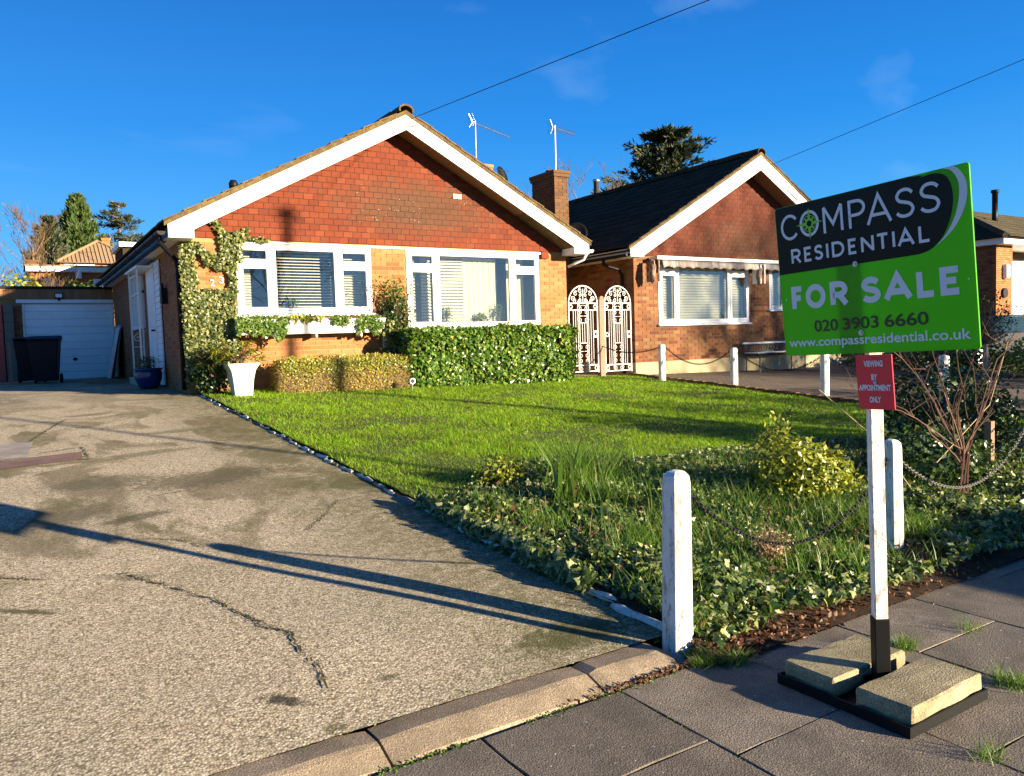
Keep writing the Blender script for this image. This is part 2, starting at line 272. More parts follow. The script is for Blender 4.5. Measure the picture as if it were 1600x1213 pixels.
# ------------------------------------------------------------------ mesh helpers
class MB:
    def __init__(s): s.v = []; s.f = []
    def add(s, vs, fs):
        o = len(s.v); s.v += [tuple(a) for a in vs]; s.f += [tuple(i+o for i in q) for q in fs]; return s
    def box(s, x0, x1, y0, y1, z0, z1):
        return s.add([(x0,y0,z0),(x1,y0,z0),(x1,y1,z0),(x0,y1,z0),(x0,y0,z1),(x1,y0,z1),(x1,y1,z1),(x0,y1,z1)],
                     [(0,3,2,1),(4,5,6,7),(0,1,5,4),(1,2,6,5),(2,3,7,6),(3,0,4,7)])
    def prism(s, poly, a, b, axis='y'):
        n = len(poly)
        P = (lambda p, t: (p[0], t, p[1])) if axis == 'y' else ((lambda p, t: (t, p[0], p[1])) if axis == 'x' else (lambda p, t: (p[0], p[1], t)))
        vs = [P(p, a) for p in poly]+[P(p, b) for p in poly]
        return s.add(vs, [tuple(range(n)), tuple(range(2*n-1, n-1, -1))]+[(i, i+n, (i+1) % n+n, (i+1) % n) for i in range(n)])
    def tube(s, pts, rad, n=6, cap=True):
        pts = [Vector(p) for p in pts]; m = len(pts)
        if not hasattr(rad, '__len__'): rad = [rad]*m
        vs = []; prev = None
        for i, p in enumerate(pts):
            t = (pts[min(i+1, m-1)]-pts[max(i-1, 0)])
            t = t.normalized() if t.length > 1e-9 else Vector((0, 0, 1))
            if prev is None: a = t.orthogonal().normalized()
            else:
                a = prev-t*prev.dot(t); a = a.normalized() if a.length > 1e-6 else t.orthogonal().normalized()
            prev = a; b = t.cross(a)
            for k in range(n):
                an = 2*math.pi*k/n; vs.append(p+(a*math.cos(an)+b*math.sin(an))*rad[i])
        fs = [(i*n+k, i*n+(k+1) % n, (i+1)*n+(k+1) % n, (i+1)*n+k) for i in range(m-1) for k in range(n)]
        if cap: fs += [tuple(range(n-1, -1, -1)), tuple((m-1)*n+k for k in range(n))]
        return s.add(vs, fs)
    def lathe(s, prof, c=(0, 0, 0), n=16):
        m = len(prof); vs = [(c[0]+r*math.cos(2*math.pi*k/n), c[1]+r*math.sin(2*math.pi*k/n), c[2]+z) for r, z in prof for k in range(n)]
        fs = [(i*n+k, i*n+(k+1) % n, (i+1)*n+(k+1) % n, (i+1)*n+k) for i in range(m-1) for k in range(n)]
        fs += [tuple(range(n-1, -1, -1)), tuple((m-1)*n+k for k in range(n))]; return s.add(vs, fs)
    def frame(s, x0, x1, z0, z1, wd, y0, y1):   # rectangular ring in XZ
        s.box(x0, x1, y0, y1, z0, z0+wd); s.box(x0, x1, y0, y1, z1-wd, z1)
        s.box(x0, x0+wd, y0, y1, z0+wd, z1-wd); s.box(x1-wd, x1, y0, y1, z0+wd, z1-wd); return s
    def disc(s, c, r, nrm, th=.004, n=16):
        nv = Vector(nrm).normalized(); return s.tube([Vector(c)-nv*th/2, Vector(c)+nv*th/2], r, n)

def link(o, parent=None):
    col.objects.link(o)
    if parent is not None:
        o.parent = parent
        if parent.get('_o') is not None: pass
    return o
WORLD = {}
def wloc(o):
    x = Vector((0, 0, 0))
    while o is not None: x = x+Vector(o.location); o = o.parent
    return x
def mk(name, mb, m, parent=None, smooth=False, bevel=0, kind=None, label=None, local=False):
    """links mb (in world coordinates, or local=True) as one mesh object"""
    me = bpy.data.meshes.new(name)
    if isinstance(mb, MB): me.from_pydata(mb.v, [], mb.f)
    else: mb(me)
    me.materials.append(M[m] if isinstance(m, str) else m)
    if isinstance(mb, MB):
        bm = bmesh.new(); bm.from_mesh(me); bmesh.ops.recalc_face_normals(bm, faces=bm.faces); bm.to_mesh(me); bm.free()
    if smooth: me.polygons.foreach_set('use_smooth', [True]*len(me.polygons))
    o = bpy.data.objects.new(name, me); link(o, parent)
    if parent is not None and not local: o.location = -wloc(parent)
    if bevel:
        b = o.modifiers.new('bevel', 'BEVEL'); b.width = bevel; b.segments = 2; b.limit_method = 'ANGLE'
    if kind: o['kind'] = kind
    if label: o['label'] = label
    return o
def thing(name, label, cat, loc=(0, 0, 0), rz=0, group=None):
    o = bpy.data.objects.new(name, None); o.empty_display_size = .1; col.objects.link(o)
    o.location = loc; o.rotation_euler = (0, 0, rz); tag(o, label, cat, group); return o
def tag(o, label, cat, group=None):
    o['label'] = label; o['category'] = cat
    if group: o['group'] = group
    return o
def recentre(o, c):
    """moves a mesh thing's origin to c"""
    c = Vector(c); o.data.transform(Matrix.Translation(-c)); o.location = Vector(o.location)+c; return o
def copytree(o, parent=None):
    c = o.copy(); col.objects.link(c); c.parent = parent
    for ch in [x for x in o.children]: copytree(ch, c)
    return c

def scatter(name, tv, tf, P, R, sc, m, parent=None, smooth=False, kind=None):
    """one mesh of len(P) copies of a small template; R: (n,3,3) rotation, sc: (n,) or (n,3)"""
    tv = np.asarray(tv, float); n = len(P); nv = len(tv)
    sc = np.asarray(sc, float)
    if sc.ndim == 1: sc = np.repeat(sc[:, None], 3, 1)
    V = np.einsum('nij,nvj->nvi', R, tv[None]*sc[:, None, :])+np.asarray(P)[:, None, :]
    if parent is not None: V = V-np.array(wloc(parent))
    me = bpy.data.meshes.new(name); me.vertices.add(n*nv); me.vertices.foreach_set('co', V.reshape(-1).astype(np.float32))
    lens = np.array([len(f) for f in tf]); flat = np.concatenate([np.array(f) for f in tf])
    L = (flat[None]+(np.arange(n)*nv)[:, None]).reshape(-1)
    me.loops.add(len(L)); me.loops.foreach_set('vertex_index', L.astype(np.int32))
    tot = np.tile(lens, n); st = np.concatenate([[0], np.cumsum(tot)[:-1]])
    me.polygons.add(len(tot)); me.polygons.foreach_set('loop_start', st.astype(np.int32)); me.polygons.foreach_set('loop_total', tot.astype(np.int32))
    me.update(calc_edges=True); me.materials.append(M[m]); 
    o = bpy.data.objects.new(name, me); link(o, parent)
    if kind: o['kind'] = kind
    return o
def rots(nrm, spin, n=None):
    """rotation matrices whose z axis is nrm, spun about it"""
    z = np.asarray(nrm, float); z = z/np.maximum(1e-9, np.linalg.norm(z, axis=1, keepdims=True))
    a = np.where(np.abs(z[:, 2:3]) < .95, np.array([[0., 0, 1]]), np.array([[1., 0, 0]])); x = np.cross(a, z); x /= np.linalg.norm(x, axis=1, keepdims=True); y = np.cross(z, x)
    c, s = np.cos(spin)[:, None], np.sin(spin)[:, None]
    return np.stack([c*x+s*y, -s*x+c*y, z], axis=2)
LEAF = ([(0, 0, 0), (.32, .45, .06), (0, 1, -.05), (-.32, .45, .06), (0, .45, -.02)], [(0, 1, 4), (1, 2, 4), (2, 3, 4), (3, 0, 4)])
IVY = ([(0, .3, .04), (0, 0, 0), (.34, -.05, .0), (.5, .28, -.04), (.28, .42, .02), (0, .95, -.06), (-.28, .42, .02), (-.5, .28, -.04), (-.34, -.05, 0)], [(0, 1, 2), (0, 2, 3), (0, 3, 4), (0, 4, 5), (0, 5, 6), (0, 6, 7), (0, 7, 8), (0, 8, 1)])
LONG = ([(0, 0, 0), (.11, .4, .04), (0, 1, -.12), (-.11, .4, .04)], [(0, 1, 2), (0, 2, 3)])
BLADE = ([(-.5, 0, 0), (.5, 0, 0), (.36, .10, .55), (-.36, .10, .55), (0, .36, 1)], [(0, 1, 2, 3), (3, 2, 4)])
TWIG = ([(-.5, 0, 0), (.5, 0, 0), (.0, 0.05, 1), (0, .8, .02)], [(0, 1, 2), (0, 3, 2)])
def rdir(n, up=0.):
    v = rng.normal(size=(n, 3)); v /= np.linalg.norm(v, axis=1, keepdims=True); v[:, 2] += up; return v
def leaves_in(name, P, N, size, m, parent=None, tpl=LEAF, jit=.8, kind=None, szv=.35):
    n = len(P); nn = np.asarray(N)+rng.normal(size=(n, 3))*jit
    return scatter(name, tpl[0], tpl[1], P, rots(nn, rng.uniform(0, 6.283, n)), size*(1+rng.uniform(-szv, szv, n)), m, parent, kind=kind)
def blades(name, P, hgt, wid, m, parent=None, lean=.5, kind=None):
    n = len(P); a = rng.uniform(0, 6.283, n); h = hgt*(rng.uniform(.55, 1.25, n)); l = rng.uniform(0, lean, n)
    c, s = np.cos(a), np.sin(a)
    R = np.zeros((n, 3, 3)); R[:, :, 0] = np.stack([c, s, 0*c], 1); ydir = np.stack([-s, c, 0*c], 1); R[:, :, 1] = ydir; R[:, :, 2] = np.array([0, 0, 1.])+ydir*l[:, None]
    return scatter(name, BLADE[0], BLADE[1], P, R, np.stack([np.full(n, wid)*rng.uniform(.7, 1.4, n), h*rng.uniform(.2, 1.2, n), h], 1), m, parent, kind=kind)

# ------------------------------------------------------------------ many alike pieces
CAMP = Vector((0, 0, CAMH))
def pieces(name, items, m, parent, limit=300, make=None):
    """items: (centre, size, matrix3 or None) boxes. The nearest `limit` become objects sharing one unit mesh, the rest one stuff part."""
    def dist(it): return (Vector(it[0])-CAMP).length
    items = sorted(items, key=dist); near, far = items[:limit], items[limit:]
    ow = wloc(parent) if parent else Vector((0, 0, 0))
    if near:
        vars_ = []
        for k in range(4):
            rr = random.Random(k+5); b = MB(); b.box(-.5, .5, -.5, .5, -.5, .5)
            b.v = [(x*(1-rr.uniform(0, .016)), y, z*(1-rr.uniform(0, .05))) for x, y, z in b.v]
            me = bpy.data.meshes.new(name); me.from_pydata(b.v, [], b.f); me.materials.append(M[m]); vars_.append(me)
        for i, (c, s, R) in enumerate(near):
            o = bpy.data.objects.new(name, vars_[i % 4]); link(o, parent)
            mt = Matrix.Translation(Vector(c)-ow) @ (R.to_4x4() if R else Matrix()) @ Matrix.Diagonal((*s, 1))
            o.matrix_local = mt
    if far:
        b = MB()
        for c, s, R in far:
            q = MB().box(-s[0]/2, s[0]/2, -s[1]/2, s[1]/2, -s[2]/2, s[2]/2)
            b.add([(R @ Vector(v) if R else Vector(v))+Vector(c) for v in q.v], q.f)
        mk(name, b, m, parent, kind='stuff')
def wallbricks(u0, u1, z0, z1, holes, L=.215, H=.065, J=.010):
    out = []; r = 0; z = z0
    while z+H <= z1+.02:
        zt = min(z+H, z1); u = u0-(L+J)/2*(r % 2)
        while u < u1:
            a, b = max(u, u0), min(u+L, u1); seg = [(a, b)]
            for (ha, hb, hz0, hz1) in holes:
                if zt > hz0+.005 and z < hz1-.005:
                    seg = [t for (p, q) in seg for t in ((p, min(q, ha)), (max(p, hb), q)) if t[1]-t[0] > .02]
            out += [(p, q, z, zt) for p, q in seg if q-p > .03]
            u += L+J
        z += H+J; r += 1
    return out
def wall_panels(mb, u0, u1, z0, z1, holes, a, b, axis):
    """solid wall with rectangular holes, as butted boxes"""
    us = sorted({u0, u1, *[h[0] for h in holes], *[h[1] for h in holes]})
    for p, q in zip(us[:-1], us[1:]):
        hs_ = sorted([(h[2], h[3]) for h in holes if h[0] <= p+1e-6 and h[1] >= q-1e-6]); z = z0
        for lo, hi in hs_:
            if lo > z+.001: (mb.box(p, q, a, b, z, lo) if axis == 'y' else mb.box(a, b, p, q, z, lo))
            z = hi
        if z < z1-.001: (mb.box(p, q, a, b, z, z1) if axis == 'y' else mb.box(a, b, p, q, z, z1))
    return mb

# ================================================================== THE SETTING
def sheet(name, xs, ys, zf, m, kind='structure', clipf=None):
    xs = np.asarray(xs, float); ys = np.asarray(ys, float)
    X, Y = np.meshgrid(xs, ys); Z = zf(X, Y); v = np.stack([X, Y, Z], 2).reshape(-1, 3); nx = len(xs)
    f = [(j*nx+i, j*nx+i+1, (j+1)*nx+i+1, (j+1)*nx+i) for j in range(len(ys)-1) for i in range(nx-1) if clipf is None or clipf((xs[i]+xs[i+1])/2, (ys[j]+ys[j+1])/2)]
    b = MB(); b.add([tuple(p) for p in v], f); return mk(name, b, m, smooth=True, kind=kind)
def nz(X, Y, s, a):
    f = np.vectorize(lambda x, y: noise.noise(Vector((x*s, y*s, 3.1)))*a); return f(X, Y)
sheet('ground', [-250, -80, -30, -12, -6, 0, 2.3, 5, 8, 11, 14, 18, 25, 35, 60, 120, 260], [-120, -50, -20, -8, -3, 0, 2, 2.3, 4, 6, 8, 10, 12, 13, 16, 20, 26, 40, 80, 180, 420], lambda X, Y: gz(X, Y)-.09, 'ground')
sheet('driveway', np.linspace(-9, 2.41, 60), np.concatenate([np.linspace(2.5, 6, 36), np.linspace(6.2, 23, 60)]), lambda X, Y: gz(X, Y)+.028+nz(X, Y, .8, .008)*np.clip((Y-2.5)*2, 0, 1), 'asphalt')
BED = [(2.3, 4.75), (2.8, 5.1), (3.4, 5.6), (4.2, 5.75), (4.9, 5.3), (5.8, 5.3), (6.8, 5.3), (8, 4.9), (9.5, 4.5), (13, 4.2)]
def bedy(x): return np.interp(x, [a for a, _ in BED], [b for _, b in BED])
def mound(X, Y): return .05*np.exp(-((X-4)**2/3+(Y-4)**2/1.2))+.03
sheet('garden_soil', np.linspace(2.345, 12, 60), np.linspace(2.18, 6.0, 40), lambda X, Y: gz(X, Y)+.01+nz(X, Y, 3, .02)+mound(X, Y)*np.clip((Y-2.25)*3, 0, 1), 'soil')
sheet('lawn', np.linspace(2.39, 11.0, 70), np.linspace(4.6, 12.95, 60), lambda X, Y: gz(X, Y)+.055+nz(X, Y, 1.2, .02)-.09*np.clip((bedy(X)-Y)*3, 0, 1), 'lawnbase')
sheet('block_paved_drive', np.linspace(11.1, 20.2, 20), np.linspace(3.2, 12.87, 20), lambda X, Y: gz(X, Y)+.05, 'paving')
sheet('side_path', np.linspace(9.45, 11.4, 5), np.linspace(12.9, 24, 8), lambda X, Y: gz(X, Y)+.035, 'render')

# pavement > slab ----------------------------------------------------
pv = MB(); pv.box(-6, 14, -2.6, 2.262, -.10, -.004); pave = mk('pavement', pv, 'moss', kind='structure')
def slab(x0, x1, y0, y1, rr):
    def edge(a, b, n=5):
        return [(a[0]+(b[0]-a[0])*i/n, a[1]+(b[1]-a[1])*i/n) for i in range(n)]
    cs = [(x0, y0), (x1, y0), (x1, y1), (x0, y1)]; ring = sum([edge(cs[i], cs[(i+1) % 4]) for i in range(4)], [])
    cx, cy_ = (x0+x1)/2, (y0+y1)/2; jit = [(x+rr.uniform(-.0035, .0035), y+rr.uniform(-.0035, .0035)) for x, y in ring]
    top = rr.uniform(-.0015, .0015); tx, ty = rr.uniform(-.003, .003), rr.uniform(-.002, .002); n = len(ring)
    zt = lambda x, y: top+tx*(x-cx)+ty*(y-cy_)
    v = [(x, y, -.045) for x, y in jit]+[(x, y, zt(x, y)-.0015) for x, y in jit]+[(cx+(x-cx)*(1-.0025/abs(x1-x0)*2), cy_+(y-cy_)*(1-.0025/abs(y1-y0)*2), zt(x, y)) for x, y in jit]
    f = [(i, (i+1) % n, n+(i+1) % n, n+i) for i in range(n)]+[(n+i, n+(i+1) % n, 2*n+(i+1) % n, 2*n+i) for i in range(n)]+[tuple(range(2*n, 3*n))]
    b = MB(); b.add(v, f); return b
joints = {-1: 1.81, 0: 1.69, 1: 1.23, 2: 1.80, 3: 1.66, -2: 1.36, -3: 1.81, -4: 1.3}
rr = random.Random(3)
for kx in range(-10, 18):
    xa = 1.883+.613*kx; xb = xa+.613-.009; yj = joints.get(kx, 1.2+.45*(kx % 2)); ytop = 2.258 if kx <= 0 and xa < 2.2 else 2.19
    ys = sorted([yj+.905*t for t in range(-5, 3) if yj+.905*t < ytop-.08]+[ytop+.006])
    for a, b in zip(ys[:-1], ys[1:]):
        if b > -1.8: mk('slab', slab(xa, xb, a+.003, b-.003, rr), 'slab', pave)
# kerb > kerb_stone
kb = MB(); kb.box(-7, 2.22, 2.30, 2.48, -.08, -.03); kerb = mk('kerb', kb, 'moss', kind='structure')
kx = [2.235, 1.83, .95, .03, -.88, -1.8, -2.7, -3.6, -4.5]
for a, b in zip(kx[1:], kx[:-1]):
    q = MB(); n = 9; prof = [(2.506, -.05), (2.506, .034), (2.40, .040), (2.375, .034), (2.285, .006), (2.272, -.05)]; rr2 = random.Random(int(a*100)); vs = []
    for i in range(n+1):
        x = a+.005+(b-a-.01)*i/n; e = .008 if i in (0, n) else 0
        tap = 1.0 if b < 2.0 else 1-.35*(i/n)**3
        vs += [(x, y+rr2.uniform(-.002, .002), (z-e+rr2.uniform(-.002, .002)) if z > 0 else z) for y, z in prof]
    m_ = len(prof); q.add(vs, [(i*m_+k, i*m_+(k+1) % m_, (i+1)*m_+(k+1) % m_, (i+1)*m_+k) for i in range(n) for k in range(m_)]+[tuple(range(m_)), tuple(n*m_+k for k in range(m_))])
    mk('kerb_stone', q, 'kerb', kerb)
# moss, grit and brown leaves caught in the joints
P = []; 
for _ in range(5200):
    t = random.random(); x = -3.5+5.7*t; P.append((x, 2.262+random.gauss(0, .011), -.004+random.uniform(0, .008)))
for _ in range(2600): P.append((random.uniform(-3, 2.2), 2.515+abs(random.gauss(0, .014)), .034+random.uniform(0, .006)))
for kx_ in range(-4, 8):
    xa = 1.877+.613*kx_
    for _ in range(260):
        P.append((xa+random.gauss(0, .004), random.uniform(.6, 2.2), random.uniform(-.010, .001)))
P = np.array(P); keep = np.array([noise.noise(Vector((p[0]*5, p[1]*5, 0))) > -.18 for p in P]); P = P[keep]
scatter('joint_moss', LEAF[0], LEAF[1], P, rots(rdir(len(P), .8), rng.uniform(0, 6, len(P))), rng.uniform(.005, .013, len(P)), 'midleaf', kind='stuff')
# cracks in the tarmac: thin ragged dark seams
def crack(b, pts, w_):
    pts = [Vector((*p, 0)) for p in pts]; L_ = []
    for p, q in zip(pts[:-1], pts[1:]):
        n = max(3, int((q-p).length/.03))
        for i in range(n):
            t = p.lerp(q, i/n); L_.append(t+Vector((random.gauss(0, .007), random.gauss(0, .007), 0)))
    for p, q in zip(L_[:-1], L_[1:]):
        for _ in range(7): t_ = p.lerp(q, random.random())+Vector((random.gauss(0, w_*1.8), random.gauss(0, w_*1.8), 0)); FL.append((t_.x, t_.y, G(t_.x, t_.y)+.034))
        if random.random() < .16: continue
        d = (q-p).normalized() if (q-p).length > 1e-5 else Vector((1, 0, 0)); nn = Vector((-d.y, d.x, 0))*w_*random.uniform(.15, 1.1)
        z = lambda v: (v.x, v.y, G(v.x, v.y)+.034+float(nz(np.array(v.x), np.array(v.y), .8, .008)))
        b.add([z(p-nn), z(q-nn*.8), z(q+nn*.8), z(p+nn)], [(0, 1, 2, 3)])
cb = MB(); FL = []
crack(cb, [(.42, 4.62), (.60, 4.30), (.747, 3.99), (.84, 3.69), (.957, 3.39), (.936, 3.19), (.95, 2.93), (.905, 2.78)], .0075)
crack(cb, [(.84, 3.69), (.87, 3.5), (.957, 3.39)], .004)
crack(cb, [(-.5, 5.3), (-.1, 4.85), (.1, 4.7)], .006); crack(cb, [(.15, 8.6), (.45, 8.72), (.52, 8.75), (.53, 8.05), (.1, 8.2)], .010); crack(cb, [(.1, 9.4), (.25, 10.0), (.5, 10.9)], .010)
crack(cb, [(.85, 6.3), (1.0, 6.35), (1.12, 6.28)], .006); crack(cb, [(1.5, 4.85), (1.7, 5.1), (1.95, 5.5)], .004); crack(cb, [(.62, 5.2), (.8, 5.05), (.9, 4.8)], .004)
mk('tarmac_crack', cb, mat('crack_moss', (.035, .035, .014), .95), kind='structure')
FL = np.array(FL); scatter('crack_moss', LEAF[0], LEAF[1], FL, rots(rdir(len(FL), .8), rng.uniform(0, 6, len(FL))), rng.uniform(.004, .012, len(FL)), 'mossleaf', kind='stuff')
pb = MB()
def gpoly(b, pts, dz): b.add([(x, y, G(x, y)+dz) for x, y in pts], [tuple(range(len(pts)))])
gpoly(pb, [(-.2, 7.95), (.48, 8.08), (.50, 8.48), (.1, 8.40), (-.2, 8.36)], .038); mk('tarmac_patch', pb, 'patch', kind='structure')
pb = MB(); gpoly(pb, [(-1.6, 8.3), (.06, 8.44), (.12, 9.30), (-1.6, 9.6)], .038); mk('concrete_patch', pb, 'patchg', kind='structure')
def carpark(): pass
# lawn edging ---------------------------------------------------------
M['edgep'] = chippy('worn_white_edging_paint', (.60, .59, .55)); M['concrete'] = mortar('grey_concrete_block', (.17, .155, .13)); eg = thing('garden_edging', 'low row of white painted edging stones between tarmac drive and lawn', 'edging', (2.35, 2.5, 0))
y = 2.46; i = 0
while y < 12.3:
    L_ = random.uniform(.12, .42); x = 2.36+random.uniform(-.018, .018); z0 = G(x, y+L_/2)+.02; q = MB(); n = 6; r0 = random.uniform(.017, .026) if y < 4.3 else random.uniform(.014, .022)
    sk = random.uniform(-.02, .02); pts = [(x+sk*(t/n-.5), y+L_*t/n, z0+random.uniform(-.004, .004)+r0*.5+(.012 if y < 3.6 else 0)) for t in range(n+1)]
    q.tube(pts, [r0*.6]+[r0*random.uniform(.7, 1.25) for _ in range(n-1)]+[r0*.6], 7)
    mk('edging_stone', q, 'edgep' if random.random() < .85 else 'concrete', eg); y += L_+random.uniform(.0, .012 if y < 4.5 else .03)
# block edging of the neighbour's drive
q = MB(); ne = thing('drive_edging', 'dark brick edging along the neighbour\'s block paved drive', 'edging', (11.05, 8, 0)); its = []
yy = 3.4
while yy < 12.7:
    its.append(((11.03+random.uniform(-.006, .006), yy+.1, G(11, yy)+.05), (.10, .2, .14), Euler((random.uniform(-.03, .03), 0, random.uniform(-.03, .03))).to_matrix())); yy += .212
pieces('edging_brick', its, 'brick_dark', ne)

# ================================================================== BUNGALOWS
def window(root, x0, x1, z0, z1, mulls, tz, Y, sill=.05, lbl=None):
    f = MB(); fw_ = .05; y0, y1 = Y-.012, Y+.07
    f.frame(x0, x1, z0, z1, fw_, y0, y1)
    for m_ in mulls: f.box(m_-.028, m_+.028, y0-.001, y1-.001, z0+fw_, z1-fw_)
    wdw = mk('window', f, 'upvc', root, bevel=.004, label=lbl)
    xs = [x0]+list(mulls)+[x1]
    for i in range(len(xs)-1):
        a = xs[i]+(fw_ if i == 0 else .028); b = xs[i+1]-(fw_ if i == len(xs)-2 else .028)
        side = (b-a) < .9 and tz
        cells = [(z0+fw_, tz-.02), (tz+.02, z1-fw_)] if side else [(z0+fw_, z1-fw_)]
        if side: q = MB().box(a, b, y0, y1, tz-.02, tz+.02); mk('transom', q, 'upvc', wdw)
        for (c, d) in cells:
            q = MB(); sw = .052 if side else .038; q.frame(a+.003, b-.003, c+.003, d-.003, sw, Y-.026, Y+.03); mk('sash', q, 'upvc', wdw, bevel=.005)
            q = MB(); q.frame(a+sw-.002, b-sw+.002, c+sw-.002, d-sw+.002, .009, Y-.018, Y-.006); mk('gasket', q, 'pvc_trim', wdw)
            q = MB(); q.box(a+sw-.004, b-sw+.004, Y-.002, Y+.003, c+sw-.004, d-sw+.004); mk('pane', q, 'glass', wdw)
    if sill:
        q = MB(); q.prism([(Y-.075, z0-.045), (Y-.075, z0-.015), (Y+.0, z0-.0005), (Y+.07, z0-.0005), (Y+.07, z0-.045)], x0-.04, x1+.04, 'x'); mk('sill', q, 'upvc', wdw, bevel=.004)
    return wdw
def clip(poly, a, b, c):   # keep a*x+b*z<=c
    out = []
    for i in range(len(poly)):
        p, q = poly[i], poly[(i+1) % len(poly)]; dp, dq = a*p[0]+b*p[1]-c, a*q[0]+b*q[1]-c
        if dp <= 0: out.append(p)
        if dp*dq < 0: t = dp/(dp-dq); out.append((p[0]+(q[0]-p[0])*t, p[1]+(q[1]-p[1])*t))
    return out
def gable_tiles(root, xl, xr, zb, line, Y, m, limit, gauge=.1, wd=.165):
    """line(x)->max z; clay tiles hung in courses, each leaning out at its foot"""
    xm = (xl+xr)/2; sl = line(xl+1)-line(xl); items = []; cut = []; r = 0; z = zb
    ang = math.atan2(.016, gauge)
    while z < line(xm)-.02:
        x = xl-.3-(wd/2)*(r % 2)
        while x < xr+.2:
            a, b = x+.0025, x+wd-.0025; dz = random.uniform(-.0025, .0025); za, zt = z+dz+.004, z+gauge-.005
            inside = line(a) > zt and line(b) > zt and a > xl and b < xr
            touch = max(line(a), line(b), line(min(max(xm, a), b))) > za and b > xl and a < xr
            if inside: items.append((((a+b)/2, Y-.016+random.uniform(-.002, .002), (za+zt)/2), (b-a, .014, zt-za), Euler((ang, 0, random.uniform(-.006, .006))).to_matrix()))
            elif touch:
                p = [(a, za), (b, za), (b, zt), (a, zt)]; k0 = line(xl)-sl*xl; p = clip(p, -sl, 1, k0)
                k1 = line(xr)+sl*xr; p = clip(p, sl, 1, k1) if p else p; p = clip(p, -1, 0, -xl) if p else p; p = clip(p, 1, 0, xr) if p else p
                if len(p) > 2:
                    q = MB(); n = len(p); yy = lambda zz: Y-.030+(zz-za)*.16
                    q.add([(px, yy(pz), pz) for px, pz in p]+[(px, yy(pz)+.012, pz) for px, pz in p], [tuple(range(n)), tuple(range(2*n-1, n-1, -1))]+[(i, i+n, (i+1) % n+n, (i+1) % n) for i in range(n)]); cut.append((len(p), q, (Vector(((a+b)/2, Y, z))-CAMP).length))
            x += wd
        z += gauge; r += 1
    k = min(70, len(cut)); cut.sort(key=lambda t: t[2])
    for _, q, _d in cut[:k]: mk('hung_tile', q, m, root)
    if cut[k:]:
        b = MB(); [b.add(q.v, q.f) for _, q, _d in cut[k:]]; mk('hung_tile', b, m, root, kind='stuff')
    pieces('hung_tile', items, m, root, limit-k)
def rtiles(root, xe, ze, xr, zr, ya, yb, m, limit, cw=.30, pitch=.325):
    """roof tiles on one slope from eave (xe,ze) to ridge (xr,zr)"""
    d = Vector((xr-xe, 0, zr-ze)); L_ = d.length; d.normalize(); sgn = 1 if xr > xe else -1
    nrm = Vector((-d.z*sgn, 0, d.x*sgn)); its = []; n = int(L_/pitch)
    for i in range(n):
        ncol = int(round((yb-ya)/cw))
        for j in range(ncol):
            c = Vector((xe, 0, ze))+d*(pitch*(i+.5)+.02)+nrm*(.016+random.uniform(-.003, .004)); c.y = ya+cw*(j+.5)
            ang = math.atan2(d.z, d.x*sgn)-.055+random.uniform(-.008, .008)
            R = Matrix.Rotation(-ang*sgn, 3, 'Y') @ Matrix.Rotation(random.uniform(-.012, .012), 3, 'Z')
            its.append((tuple(c), (pitch+.045, cw-.006, .022), R))
    pieces('roof_tile', its, m, root, limit)
